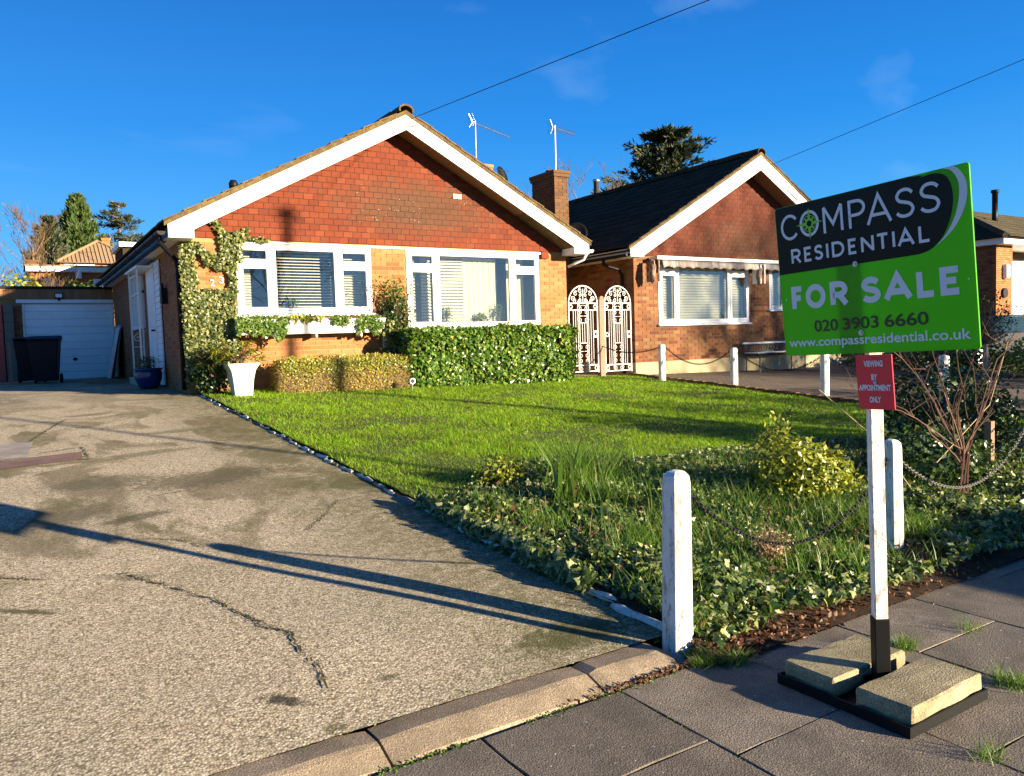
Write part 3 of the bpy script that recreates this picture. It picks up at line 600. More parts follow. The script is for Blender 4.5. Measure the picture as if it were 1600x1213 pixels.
def bungalow(root, x0, x1, holes, wins, P):
    Y = P['Y']; zb = P['zb']; zt = 3.085; xm = (x0+x1)/2; yr = P['yr']; oh = P['oh']; sl = P['sl']
    # walls
    q = MB(); wall_panels(q, x0+.006, x1-.006, zb, zt, holes, Y+.008, Y+.10, 'y')
    xe0, xe1 = x0-oh, x1+oh; apex = P['apex']
    q.prism([(x0+.05, zt), (x1-.05, zt), (xm, apex-.22)], Y+.006, Y+.10)
    mk('wall', q, P['mortar'], root)
    q = MB(); q.prism([(x0+.02, zt-.002), (x1-.02, zt-.002), (x1-.02, zt+.02), (xm, apex-.16), (x0+.02, zt+.02)], Y-.012, Y+.005); mk('tile_battens', q, 'battens', root)
    q = MB(); wall_panels(q, Y+.10, yr, zb, zt, [], x1-.10, x1-.006, 'x'); q.box(x0+.3, x1-.1, yr-.1, yr, zb, zt); mk('wall', q, P['mortar'], root)
    its = [(((a+b)/2, Y+.022, (c+d)/2), (b-a, .044+random.uniform(-.003, .003), d-c), None) for a, b, c, d in wallbricks(x0, x1, P['brz'], zt-.02, holes)]
    pieces('brick', its, P['brick'], root, 300)
    sideh = P.get('sideholes', [])
    q = MB(); wall_panels(q, Y+.10, yr, zb, zt, sideh, x0+.006, x0+.10, 'x'); mk('wall', q, P['mortar'], root)
    q = MB()
    for a, b, c, d in wallbricks(Y+.046, yr, P['brz'], zt-.02, sideh, J=.010): q.box(x0+random.uniform(-.001, .001), x0+.04, a, b, c, d)
    mk('brick', q, P['sidebrick'], root, kind='stuff')
    # gable tiles
    line = lambda x: P['barge_in'] + sl*(min(x, 2*xm-x)-(xe0+.36)) + .10
    gable_tiles(root, x0, x1, zt-.005, line, Y-.004, P['tile'], 290)
    # bargeboards, with their boxed feet
    Yb = Y-.45; lo = P['foot_lo']; zi = P['barge_in']; xi = xe0+.36; top = lambda x: P['barge_top']+sl*(x-xe0)
    for s_ in (0, 1):
        f = (lambda x: x) if s_ == 0 else (lambda x: 2*xm-x)
        poly = [(f(xe0), lo), (f(xi), lo), (f(xi), zi), (f(xm), zi+sl*(xm-xi)), (f(xm), top(xm)), (f(xe0), top(xe0))]
        if s_: poly = [(a-.0015 if abs(a-xm) < 1e-6 else a, b) for a, b in poly]
        else: poly = [(a-.0015+.003*0 if abs(a-xm) < 1e-6 else a, b) for a, b in poly]
        q = MB(); q.prism(poly, Yb, Yb+.028); mk('bargeboard', q, 'white', root, bevel=.003)
        q = MB(); fa, fb = sorted((f(xe0+.001), f(xi-.001))); q.box(fa, fb, Yb+.03, Yb+.44, lo+.001, lo+.02); mk('soffit', q, 'white', root)
        q = MB(); a, b = sorted((f(xi-.001), f(xi-.02))); q.box(a, b, Yb+.03, Yb+.44, lo+.02, zi+.1); mk('box_end', q, 'white', root)
        # verge soffit under the rake, its shadow put into the brown board colour
        q = MB(); a = xi; za = zi+.03; q.prism([(f(a), za), (f(xm), za+sl*(xm-a)), (f(xm), za+sl*(xm-a)+.02), (f(a), za+.02)], Yb+.03, Y-.03); mk('soffit', q, 'cedar', root)
        # mortar bed under the verge tiles
        q = MB(); q.prism([(f(xe0-.05), top(xe0-.05)+.001), (f(xm), top(xm)+.001), (f(xm), top(xm)+.078), (f(xe0-.05), top(xe0-.05)+.066)], Yb-.012, Yb+.06); mk('verge_mortar', q, 'roof', root)
        # eaves soffit along the side
        q = MB(); n = 3; w_ = (oh-.07)/n
        for i in range(n):
            a, b = sorted((f(x0-oh+.065+w_*i+.002), f(x0-oh+.065+w_*(i+1)-.002))); q.box(a, b, Y-.0, yr, lo+.02, lo+.035)
        mk('soffit_boards', q, P['soffit'], root)
        q = MB(); a, b = sorted((f(xe0+.03), f(xe0+.055))); q.box(a, b, Y-.42, yr, lo+.005, lo+.17); mk('fascia', q, P['fascia'], root)
    # roof deck, closed
    q = MB(); e = .06; q.prism([(xe0-e+.04, top(xe0)-.04), (xm, top(xm)-.02), (2*xm-xe0+e-.04, top(xe0)-.04), (2*xm-xe0-.3, top(xe0)-.10), (xm, top(xm)-.14), (xe0+.3, top(xe0)-.10)], Yb+.062, yr+.4); mk('roof', q, P['roof'], root)
    for s_ in (0, 1):
        f = (lambda x: x) if s_ == 0 else (lambda x: 2*xm-x)
        rtiles(root, f(xe0-.05), top(xe0-.05)+.062, f(xm), top(xm)+.072, Yb-.03, yr+.4, P['roof' if s_ == 0 else 'roof2'], P['rl'][s_])
    me = None; n = int((yr+.4-Yb)/.45)
    for i in range(n):
        if me is None:
            q = MB(); pr = [(.14*math.cos(t), .10*math.sin(t)) for t in np.linspace(-.35, math.pi+.35, 9)]; pr2 = [(x*.8, z*.75-.004) for x, z in pr][::-1]
            q.prism(pr+pr2, 0, .46); o = mk('ridge_tile', q, P['roof'], root, local=True, smooth=False); me = o.data
        else: o = bpy.data.objects.new('ridge_tile', me); link(o, root)
        o.location = Vector((xm, Yb-.03+.45*i, top(xm)+.075+random.uniform(-.006, .006)+.006*(i % 2)))-wloc(root)
def gutter(root, x, ya, yb, z, m='blackpl', r=.06):
    q = MB(); pr = [(x+r*math.cos(t), z+r*math.sin(t)) for t in np.linspace(math.pi, 2*math.pi, 9)]; pr = pr+[(x+(r-.005)*math.cos(t), z+(r-.005)*math.sin(t)) for t in np.linspace(2*math.pi, math.pi, 9)]
    q.prism(pr, ya, yb); g = mk('gutter', q, m, root)
    for y_ in np.arange(ya+.4, yb, 1.0):
        q = MB(); pr2 = [(x+(r+.006)*math.cos(t), z+(r+.006)*math.sin(t)) for t in np.linspace(math.pi, 2*math.pi, 9)]+[(x+(r+.001)*math.cos(t), z+(r+.001)*math.sin(t)) for t in np.linspace(2*math.pi, math.pi, 9)]
        q.prism(pr2, y_, y_+.05); mk('gutter_clip', q, m, g)
    q = MB(); q.prism([(x+r*math.cos(t), z+r*math.sin(t)) for t in np.linspace(math.pi, 2*math.pi, 9)], ya-.004, ya-.0005); mk('gutter_end', q, m, g)
    return g
def room(root, x0, x1, z0, z1, y0, depth, m='room'):
    q = MB(); q.box(x0, x1, y0+depth, y0+depth+.05, z0, z1); q.box(x0, x1, y0, y0+depth, z0-.05, z0); q.box(x0, x1, y0, y0+depth, z1, z1+.03)
    q.box(x0-.05, x0, y0, y0+depth, z0, z1); q.box(x1, x1+.05, y0, y0+depth, z0, z1); return mk('room_lining', q, m, root)
def blind(root, x0, x1, z0, z1, y, tilt, gap=.045, m='blind', dep=.045):
    q = MB(); z = z1
    while z > z0:
        dy, dz = dep/2*math.cos(tilt), dep/2*math.sin(tilt)
        q.add([(x0, y-dy, z-dz), (x1, y-dy, z-dz), (x1, y+dy, z+dz), (x0, y+dy, z+dz), (x0, y-dy, z-dz+.003), (x1, y-dy, z-dz+.003), (x1, y+dy, z+dz+.003), (x0, y+dy, z+dz+.003)], [(0, 3, 2, 1), (4, 5, 6, 7), (0, 1, 5, 4), (2, 3, 7, 6)])
        z -= gap
    for xx in np.linspace(x0+.12, x1-.12, max(2, int((x1-x0)/.6)+1)): q.box(xx-.001, xx+.001, y-.001, y+.001, z0, z1)
    return mk('blind', q, m, root, kind='stuff')

# ---- the bungalow for sale
WY = 12.88
A = thing('bungalow', 'orange brick bungalow with red tile hung gable and two wide white front windows', 'bungalow', (5.9, 12.88, .5))
hL, hR = (3.06, 5.34, 1.90, 3.02), (6.01, 8.87, 1.62, 3.02)
sh = [(14.95, 16.45, .7, 2.98), (17.1, 18.75, 1.80, 2.98)]
bungalow(A, 2.27, 9.55, [hL, hR], None, dict(Y=WY, zb=.35, brz=.475, yr=22.6, oh=.25, sl=.527, apex=5.27, barge_in=3.14, barge_top=3.20, foot_lo=3.01, mortar='mortar', brick='brick', sidebrick='brick_side', tile='tile', roof='roof', roof2='roof', soffit='white', fascia='blackpl', rl=(50, 50), sideholes=sh))
wL = window(A, *hL, (3.62, 4.74), 2.70, WY, lbl='left front window above the white planter'); wR = window(A, *hR, (6.60, 8.24), 2.70, WY, lbl='right front window with cream blinds above the green hedge')
room(A, 2.45, 5.6, 1.0, 3.04, 12.985, 3.0); room(A, 5.72, 9.35, 1.0, 3.04, 12.985, 2.6, 'curtain')
blind(wL, 3.12, 3.34, 1.96, 2.98, 13.12, .8); blind(wL, 3.66, 4.70, 1.96, 2.98, 13.13, 1.0, .05, dep=.016); blind(wL, 4.78, 5.28, 2.0, 2.98, 13.12, .7)
blind(wR, 6.06, 6.28, 1.68, 2.98, 13.12, 1.05, .058); blind(wR, 6.40, 6.60, 1.68, 2.98, 13.12, 1.05, .058); blind(wR, 6.63, 7.28, 1.68, 2.93, 13.12, 1.1, .058); 
q = MB()
for i in range(13): q.box(7.29+.058*i, 7.29+.058*(i+1)-.002, 13.13+.008*(i % 2), 13.135+.008*(i % 2), 1.66, 2.94)
mk('curtain', q, 'curtain', wR)
q = MB()
for i in range(9): q.box(8.27+.045*i, 8.27+.045*(i+1)-.002, 13.13+.008*(i % 2), 13.135+.008*(i % 2), 1.66, 2.94)
mk('curtain', q, 'curtain', wR)
for wd_, a, b_, z in ((wL, 3.08, 5.32, 1.90), (wR, 6.03, 8.85, 1.62)): q = MB(); q.box(a, b_, WY+.101, WY+.225, z+.0, z+.035); mk('inner_sill', q, 'upvc', wd_)
q = MB(); q.box(8.93, 9.09, WY-.05, WY+.04, 2.94, 3.075); mk('corbel', q, 'tile', A)
q = MB(); q.box(3.0, 8.95, WY-.03, WY+.002, 3.022, 3.055); mk('lintel_trim', q, 'white', A)
gutter(A, 1.93, 12.46, 22.6, 3.10)
gutter(A, 9.88, 12.46, 22.6, 3.10, 'whiteiron')
q = MB(); q.tube([(1.93, 12.62, 3.04), (1.93, 12.64, 2.96), (2.0, 12.75, 2.90), (2.14, 12.93, 2.80), (2.205, 12.98, 2.72), (2.215, 12.985, 2.60), (2.215, 12.985, .74)], .034, 10); dp = mk('downpipe', q, 'blackpl', A, smooth=True)
for z in (2.5, 1.6, .95): q = MB(); q.tube([(2.215, 12.985, z), (2.215, 12.985, z+.03)], .040, 10); mk('pipe_clip', q, 'blackpl', dp)
q = MB(); q.tube([(9.86, 12.6, 3.03), (9.84, 12.66, 2.93), (9.72, 12.8, 2.86), (9.64, 12.93, 2.80)], .028, 8); mk('downpipe', q, 'whiteiron', A, smooth=True)
# side door, cladding and window
q = MB(); q.box(2.22, 2.30, 15.5, 16.40, .72, 2.95); dr = mk('door', q, 'upvc', A, bevel=.004, label='white side door under the thin porch')
for a, b, c, d in ((15.62, 15.92, 1.0, 1.7), (15.98, 16.28, 1.0, 1.7), (15.62, 16.28, 1.8, 2.75)): q = MB(); q.box(2.212, 2.222, a, b, c, d); mk('door_panel', q, 'upvc', dr, bevel=.004)
q = MB(); q.box(2.16, 2.21, 15.56, 15.66, 1.72, 1.75); mk('handle', q, 'iron', dr)
z = .75
while z < 2.93: q = MB(); q.prism([(2.255, z), (2.225, z), (2.24, z+.10), (2.255, z+.10)], 14.97, 15.47); mk('cladding_board', q, 'upvc', A); z += .105
q = MB(); yy0, yy1 = 17.12, 18.73
q.box(2.22, 2.29, yy0, yy1, 1.82, 1.88); q.box(2.22, 2.29, yy0, yy1, 2.90, 2.96)
for y_ in (yy0, 17.6, 18.15, yy1-.06): q.box(2.22, 2.29, y_, y_+.06, 1.88, 2.90)
q.box(2.222, 2.288, yy0, yy1, 2.52, 2.57); sw_ = mk('window', q, 'upvc', A, label='side window beyond the porch'); q = MB(); q.box(2.27, 2.274, yy0, yy1, 1.88, 2.9); mk('pane', q, 'glass', sw_); q = MB(); q.box(2.40, 2.42, 17.0, 18.8, 1.7, 3.0); mk('blind', q, 'room', sw_)
q = MB(); q.box(2.17, 2.25, 14.35, 14.52, 2.15, 2.42); q.tube([(2.2, 14.43, 2.42), (2.2, 14.43, 2.5)], .02, 6); mk('wall_lantern', q, 'iron', A)
# air vent, flue
q = MB(); q.lathe([(.05, 0), (.05, .16), (.075, .17), (.08, .24), (.06, .28), (.05, .30)], (3.36, 14.0, 3.93), 12); mk('vent_pipe', q, 'blackpl', A, smooth=True)
# two loose tiles (pale patch on the gable)
its = [((7.03, WY-.040, 4.02), (.085, .012, .09), None), ((7.125, WY-.040, 4.02), (.085, .012, .09), None)]
M['paletile'] = mat('pale_replacement_tile', (.62, .40, .26), .8); pieces('vent_tile', its, 'paletile', A)
# house number
def text(body, m, parent, size, name='lettering', ext=.0, off=0., box=None):
    """letters as a mesh in the XY plane; box=(x0,x1,y0,y1) stretches them to that box"""
    cu = bpy.data.curves.new('t', 'FONT'); cu.body = body; cu.size = size; cu.extrude = ext; cu.offset = off; cu.resolution_u = 5
    o = bpy.data.objects.new('t', cu); col.objects.link(o); dg = bpy.context.evaluated_depsgraph_get(); me = bpy.data.meshes.new_from_object(o.evaluated_get(dg)); bpy.data.objects.remove(o)
    v = np.array([x.co[:] for x in me.vertices]); lo, hi = v.min(0), v.max(0)
    if box:
        v[:, 0] = box[0]+(v[:, 0]-lo[0])/(hi[0]-lo[0])*(box[1]-box[0]); v[:, 1] = box[2]+(v[:, 1]-lo[1])/(hi[1]-lo[1])*(box[3]-box[2])
    me.vertices.foreach_set('co', v.reshape(-1)); me.update(); me.materials.clear(); me.materials.append(M[m]); me.name = name
    r = bpy.data.objects.new(name, me); link(r, parent); return r
for ch, x, z in (('2', 2.66, 2.34), ('3', 2.80, 2.385)):
    o = text(ch, 'white', A, .1, 'house_number', .006, box=(0, .062, 0, .10)); o.rotation_euler = (math.pi/2, 0, 0); o.location = Vector((x, WY-.012, z))-wloc(A)
# chimney behind the right eaves
def chimney(name, root, x0, x1, y0, y1, z0, z1, m='brick_dark', pots=1):
    q = MB(); q.box(x0+.012, x1-.012, y0+.012, y1-.012, z0, z1-.1); c = mk(name, q, 'mortar_n', root)
    q = MB(); r = 0; z = z0
    while z < z1-.16:
        o_ = .11*(r % 2); x = x0
        for (a0, a1, front) in ((x0, x1, True), (y0, y1, False)):
            u = a0-o_
            while u < a1:
                a, b = max(u, a0), min(u+.215, a1)
                if b-a > .03:
                    if front: q.box(a, b, y0, y0+.03, z, z+.065)
                    else: q.box(x0-.0005, x0+.03, max(a, y0+.031), b, z, z+.065); q.box(x1-.03, x1+.0005, max(a, y0+.031), b, z, z+.065)
                u += .225
        z += .075; r += 1
    mk('brick', q, m, c, kind='stuff')
    q = MB(); q.box(x0-.03, x1+.03, y0-.03, y1+.03, z1-.16, z1-.09); q.box(x0-.045, x1+.045, y0-.045, y1+.045, z1-.089, z1-.02); mk('chimney_cap', q, m, c, bevel=.006)
    for i in range(pots):
        q = MB(); q.lathe([(.09, 0), (.10, .03), (.085, .05), (.08, .09)], ((x0+x1)/2+(i-.5*(pots-1))*.25, (y0+y1)/2, z1-.02), 12); mk('chimney_pot', q, 'tile', c, smooth=True)
    return c
chimney('chimney', A, 10.42, 10.80, 14.4, 15.30, 2.6, 5.13)
chimney('chimney', A, 9.36, 9.88, 16.2, 16.7, 3.2, 5.55, 'brick')
def aerial(x, y, z0, z1, ang, ln, label, els=11, dip=0.):
    t = thing('tv_aerial', label, 'aerial', (x, y, z0), group='television aerials')
    q = MB(); q.tube([(x, y, z0), (x+.01, y, z1)], .016, 6); mk('mast', q, 'alu', t)
    d = Vector((math.cos(ang), math.sin(ang), -dip)).normalized(); pz = d.cross(Vector((0, 0, 1))).normalized(); p0 = Vector((x, y, z1-.06))-d*.12
    q = MB(); q.tube([p0, p0+d*ln], .010, 5); bo = mk('boom', q, 'alu', t)
    for i in range(els):
        c = p0+d*(.25+(ln-.27)*i/(els-1)); h = .075; q = MB(); u = Vector((pz.x*.6, pz.y*.6, .8)); q.tube([c-u*h, c+u*h], .006, 4); mk('element', q, 'alu', bo)
    q = MB()
    for s in (-1, 1):
        for k in range(4):
            c = p0+d*(.02-.015*k)+Vector((0, 0, s*(.03+.035*k))); q.tube([c-pz*.12, c+pz*.12], .004, 4)
        q.tube([p0+d*.05, p0-d*.05+Vector((0, 0, s*.16))], .007, 4)
    mk('reflector', q, 'alu', t); return t
M['alu'] = mat('weathered_aluminium', (.55, .55, .56), .4, 1.0)
aerial(9.62, 16.45, 5.5, 6.60, .05, 1.15, 'television aerial on the small chimney behind the main bungalow, its boom drooping', dip=.22)
aerial(10.76, 14.8, 5.1, 6.22, .35, .95, 'television aerial on the tall brown brick chimney, its boom level')
def dish(x, y, z, r, nrm, label, m='iron'):
    nrm = Vector(nrm).normalized(); t = thing('satellite_dish', label, 'satellite dish', (x, y, z-.3)); a = nrm.orthogonal().normalized(); b = nrm.cross(a); q = MB(); vs = []; N_ = 20; c = Vector((x, y, z))
    for k in range(5):
        rr_ = r*k/4
        for j in range(N_): an = 2*math.pi*j/N_; vs.append(c+(a*math.cos(an)+b*math.sin(an))*rr_+nrm*(.25*rr_*rr_/r))
    q.add(vs, [(k*N_+j, k*N_+(j+1) % N_, (k+1)*N_+(j+1) % N_, (k+1)*N_+j) for k in range(4) for j in range(N_)]); o = mk('dish', q, m, t, smooth=True); sm = o.modifiers.new('s', 'SOLIDIFY'); sm.thickness = .006
    q = MB(); q.tube([c-b*r*.9, c+nrm*r*1.1], .008, 5); q.tube([c, c-nrm*.1, c-nrm*.1-Vector((0, 0, .35))], .016, 6); mk('bracket', q, 'alu', t); return t
dish(9.45, 15.1, 5.02, .21, (.45, -.8, .3), 'dark round satellite dish peeping over the roof right slope')

# ---- the neighbour's bungalow
B = thing('bungalow', 'neighbouring brick bungalow with dark mossy roof, scalloped awning and rendered plinth', 'bungalow', (14.95, 12.88, .4))
nh = [(12.05, 14.96, 1.60, 3.0), (15.70, 17.6, 1.90, 3.0)]
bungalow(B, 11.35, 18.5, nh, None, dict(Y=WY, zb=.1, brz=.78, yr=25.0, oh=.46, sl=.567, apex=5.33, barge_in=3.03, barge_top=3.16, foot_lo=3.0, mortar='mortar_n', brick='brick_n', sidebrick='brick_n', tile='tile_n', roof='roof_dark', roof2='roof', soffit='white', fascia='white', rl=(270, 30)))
nw = window(B, *nh[0], (12.59, 14.28), 2.74, WY, lbl='neighbour\'s wide white window under the awning'); nw2 = window(B, *nh[1], (16.2, 17.1), None, WY, lbl='neighbour\'s second window, half hidden by the sale board')
room(B, 11.6, 15.3, 1.0, 3.02, 12.985, 2.4, 'curtain'); room(B, 15.5, 18.3, 1.0, 3.02, 12.985, 2.4, 'curtain')
blind(nw, 12.1, 14.92, 1.66, 2.96, 13.02, .95, .06, dep=.06); blind(nw2, 15.75, 17.55, 1.96, 2.96, 13.02, .95, .06, dep=.06)
q = MB(); wall_panels(q, 11.34, 18.51, .05, .775, [], WY-.018, WY+.007, 'y'); q.box(11.332, 11.355, WY+.007, 25, .05, .775); mk('plinth', q, 'render', B)
q = MB(); q.box(13.35, 13.60, WY-.006, WY+.002, .80, .86); mk('air_brick', q, 'tile_n', B)
gutter(B, 10.87, 12.5, 25, 3.06)
q = MB(); q.tube([(10.87, 13.3, 3.0), (10.87, 13.3, 2.92), (10.98, 13.25, 2.86), (11.22, 13.2, 2.80), (11.29, 13.2, 2.68), (11.29, 13.2, .55)], .036, 8); mk('downpipe', q, 'blackpl', B, smooth=True)
q = MB(); q.lathe([(.085, 0), (.085, .62), (.11, .63), (.11, .70)], (15.0, 18.6, 5.35), 12); mk('flue', q, 'alu', B, smooth=True)
dish(11.15, 14.6, 3.75, .26, (-.5, -.6, .2), 'dark satellite dish beside the tall brown chimney')
# awning: white cassette rail, scalloped valance, folded arms in cloth bags
AW = thing('window_awning', 'faded brown striped awning with scalloped edge rolled up over the neighbour\'s window', 'awning', (13.5, 12.6, 2.9))
M['awn'] = mat('faded_awning_cloth', (.40, .33, .27), .9); k_ = NT(M['awn']); k_.color(k_.mix(k_.ramp(k_.noise(5, 2, sc3=(9, .1, .1)), [(.45, 0.), (.55, 1.)]), (.34, .32, .29), (.22, .17, .145)))
M['awnd'] = mat('dark_brown_cloth', (.10, .045, .03), .8); k_ = NT(M['awnd']); k_.color(k_.mix(k_.ramp(k_.noise(9, 4, sc3=(3, 1, 1)), [(.4, 0.), (.6, 1.)]), (.11, .045, .03), (.30, .22, .17)))
q = MB(); q.box(11.78, 17.9, 12.60, 12.87, 3.005, 3.045); q.box(11.78, 17.9, 12.585, 12.62, 2.985, 3.06); mk('rail', q, 'white', AW, bevel=.004)
q = MB(); q.tube([(11.95, 12.68, 2.93), (17.8, 12.68, 2.93)], .055, 12); mk('cloth_roll', q, 'awn', AW, smooth=True)
q = MB(); n = 200; top_ = []; bot_ = []
for i in range(n+1):
    x = 11.92+i*(17.75-11.92)/n; y = 12.56+.012*math.sin(x*21)+.006*math.sin(x*57); z = 2.805+.040*abs(math.sin((x-11.92)*math.pi/.29))+random.uniform(-.003, .003)
    top_.append((x, 12.60, 2.965)); bot_.append((x, y, 2.87-(.075-(z-2.805))))
q.add(top_+bot_, [(i, i+1, n+2+i, n+1+i) for i in range(n)]); o = mk('valance', q, 'awn', AW, smooth=True); sm = o.modifiers.new('s', 'SOLIDIFY'); sm.thickness = .004
def armbag(x, lbl):
    q = MB(); 
    for a, b, r_ in ((0, .35, .062), (.05, .30, .045), (-.06, .22, .04)):
        q.tube([(x+a*.3, 12.66, 2.97), (x+a*.4-.02, 12.60, 2.83), (x-.05+a*.3, 12.60, 2.66), (x-.03+a*.5, 12.62, 2.97-b-.15)], [r_*.6, r_, r_*1.1, r_*.45], 8)
    o = mk('folded_cloth', q, 'awnd', AW, smooth=True, label=lbl)
    q = MB(); q.box(x-.04, x-.02, 12.55, 12.80, 2.5, 2.95); q.box(x+.07, x+.10, 12.53, 12.56, 2.5, 2.95); mk('arm', q, 'awnd' if x < 13 else 'white', o)
armbag(11.68, 'folded cloth at the awning left end'); armbag(15.05, 'folded cloth and white arm between the two windows')
# bench
bn = thing('garden_bench', 'low iron garden bench with lattice back and pale top rail against the neighbour\'s wall', 'bench', (15.4, 12.5, G(15, 12.4)+.05)); g0 = G(15, 12.4)+.05
M['greeniron'] = mat('green_black_iron', (.03, .05, .045), .5)
for x in (14.62, 16.25):
    for y in (12.28, 12.68):
        q = MB(); q.tube([(x, y, g0), (x+.015, y+.01, g0+.2), (x, y, g0+.42)], [.018, .012, .018], 6); mk('leg', q, 'greeniron', bn)
    q = MB(); q.box(x-.02, x+.02, 12.28, 12.70, g0+.41, g0+.44); mk('side_frame', q, 'greeniron', bn)
for i in range(5): q = MB(); q.box(14.55, 16.3, 12.27+.085*i, 12.27+.085*i+.06, g0+.442, g0+.462); mk('seat_slat', q, 'poleW', bn)
q = MB(); q.box(14.52, 16.33, 12.68, 12.72, g0+.66, g0+.70); mk('top_rail', q, 'poleW', bn)
q = MB(); x = 14.56
while x < 16.2: q.tube([(x, 12.70, g0+.46), (x+.1, 12.70, g0+.66)], .009, 4); q.tube([(x+.1, 12.70, g0+.46), (x, 12.70, g0+.66)], .009, 4); x += .1
q.box(14.55, 16.3, 12.69, 12.71, g0+.46, g0+.48); mk('lattice_back', q, 'greeniron', bn)

# gates --------------------------------------------------------------
def spiral(b, c, r, turns, start, sgn, w_=.008, n=22):
    pts = []
    for i in range(n):
        t = i/(n-1); a = start+sgn*turns*2*math.pi*t; rr_ = r*(1-.82*t); pts.append((c[0]+rr_*math.cos(a), c[1], c[2]+rr_*math.sin(a)))
    b.tube(pts, w_, 4)
def scroll(b, c, h, w_, y):   # an S pair: two C scrolls back to back
    for sx in (-1, 1):
        for sz in (-1, 1): spiral(b, (c[0]+sx*w_*.5, y, c[1]+sz*h*.28), w_*.46, 1.1, math.pi/2*(1 if sz < 0 else -1)*1.0, sx*sz, .006, 16)
        b.tube([(c[0]+sx*.012, y, c[1]), (c[0]+sx*w_*.5, y, c[1]-sx*0+h*.28-w_*.46)], .005, 4)
def gate(x0, x1, z0, label):
    t = thing('iron_gate', label, 'gate', ((x0+x1)/2, 12.9, z0), group='pair of white wrought iron gates'); y = 12.9; z1 = 2.06; w_ = x1-x0; cx = (x0+x1)/2; r = w_/2
    q = MB(); q.tube([(x0, y, z0), (x0, y, z1)]+[(cx-r*math.cos(a), y, z1+(2.42-z1)*math.sin(a)) for a in np.linspace(.15, math.pi-.15, 15)]+[(x1, y, z1), (x1, y, z0)], .014, 6); mk('gate_frame', q, 'whiteiron', t)
    for z in (z0+.03, z0+.16, z1-.14, z1): q = MB(); q.tube([(x0, y, z), (x1, y, z)], .011, 6); mk('rail', q, 'whiteiron', t)
    zm = z0+.62; zn = z1-.14
    for f in (.155, .235, .315, .685, .765, .845):
        q = MB(); q.tube([(x0+w_*f, y, z0+.16), (x0+w_*f, y, zn)], .007, 5); mk('bar', q, 'whiteiron', t)
    for f in (.37, .63): q = MB(); q.tube([(x0+w_*f, y, z0+.03), (x0+w_*f, y, z1)], .009, 5); mk('bar', q, 'whiteiron', t)
    for f in (.46, .54): q = MB(); q.tube([(x0+w_*f, y, zm), (x0+w_*f, y, z0+1.04)], .007, 5); mk('bar', q, 'whiteiron', t)
    for z in (zm, z0+1.04): q = MB(); q.tube([(x0+w_*.37, y, z), (x0+w_*.63, y, z)], .008, 5); mk('rail', q, 'whiteiron', t)
    for z, h in ((z0+.17, .26), (z0+.45, .28), (z0+1.18, .26), (z0+1.40, .2)):
        q = MB(); scroll(q, (cx, z), h, w_*.22, y); mk('scroll', q, 'whiteiron', t)
    def ring(c, rr_):
        q = MB(); q.tube([(c[0]+rr_*math.cos(a), y, c[1]+rr_*math.sin(a)) for a in np.linspace(0, 2*math.pi, 13)], .010, 5, cap=False); mk('ring', q, 'whiteiron', t)
    for f in (.075, .925): ring((x0+w_*f, z0+.095), .038); ring((x0+w_*f, z1-.07), .038); ring((x0+w_*f, z0+.80), .04)
    q = MB(); q.box(x1-w_*.155, x1, y-.008, y+.008, z0+.73, z0+.745); q.box(x1-w_*.155, x1, y-.008, y+.008, z0+.855, z0+.87); mk('lock_plate', q, 'whiteiron', t)
    for a in np.linspace(.35, math.pi-.35, 6):
        q = MB(); spiral(q, (cx-r*.74*math.cos(a), y, z1+.27*math.sin(a)), .055, 1.3, a, 1 if a < 1.57 else -1, .007, 16); mk('scroll', q, 'whiteiron', t)
    for s in (-1, 1):
        for dx, dz, rr_ in ((.09, .06, .05), (.22, .05, .045), (.07, .17, .04)):
            q = MB(); spiral(q, (cx+s*dx, y, z1+dz), rr_, 1.2, 1.57, s, .007, 14); mk('scroll', q, 'whiteiron', t)
    q = MB(); q.tube([(cx, y, z1), (cx, y, z1+.30)], .009, 5); mk('bar', q, 'whiteiron', t)
    return t
gate(9.60, 10.34, .62, 'white wrought iron arched gate nearer the green hedge'); gate(10.54, 11.25, .60, 'white wrought iron arched gate nearer the neighbour\'s wall')
q = MB(); q.box(10.375, 10.505, 12.86, 12.98, .42, 2.14); q.prism([(10.375, 2.141), (10.505, 2.141), (10.48, 2.20), (10.44, 2.215), (10.40, 2.20)], 12.86, 12.98)
tag(mk('gate_post', q, 'oldpost', bevel=.006), 'weathered brown wooden post standing between the two iron gates', 'post')

# ================================================================== GARAGE COURT ON THE LEFT
GY = 22.66
GA = thing('garage', 'brick garage with pale blue white up and over door and cedar boarded fascia', 'garage', (1.0, GY, .7))
q = MB(); q.box(-.32, .26, GY+.006, GY+.2, .4, 2.98); q.box(2.25, 2.268, GY-.02, GY+.2, .4, 2.98); q.box(.26, 2.25, GY+.15, GY+.2, 2.63, 2.98); q.box(-.32, -.2, GY+.2, GY+6, .4, 2.98); mk('wall', q, 'mortar', GA)
its = [(((a+b)/2, GY+.014, (c+d)/2), (b-a, .036, d-c), None) for a, b, c, d in wallbricks(-.32, .26, .55, 2.62, [])]; pieces('brick', its, 'brick_side', GA, 60)
M['gdoor'] = mat('garage_door_paint', (.80, .84, .86), .35); k_ = NT(M['gdoor']); k_.color(k_.mix(k_.ramp(k_.noise(5, 5, .7), [(.4, 0.), (.7, .5)]), (.82, .86, .88), (.66, .72, .76)))
q = MB(); q.box(.27, 2.245, GY+.05, GY+.07, .70, 2.62); gd = mk('garage_door', q, 'gdoor', GA)
for i in range(10):
    z = .715+i*.190; q = MB(); q.prism([(GY+.049, z), (GY+.030, z+.008), (GY+.030, z+.170), (GY+.049, z+.180)], .30, 2.215, 'x'); mk('door_panel', q, 'gdoor', gd, bevel=.003)
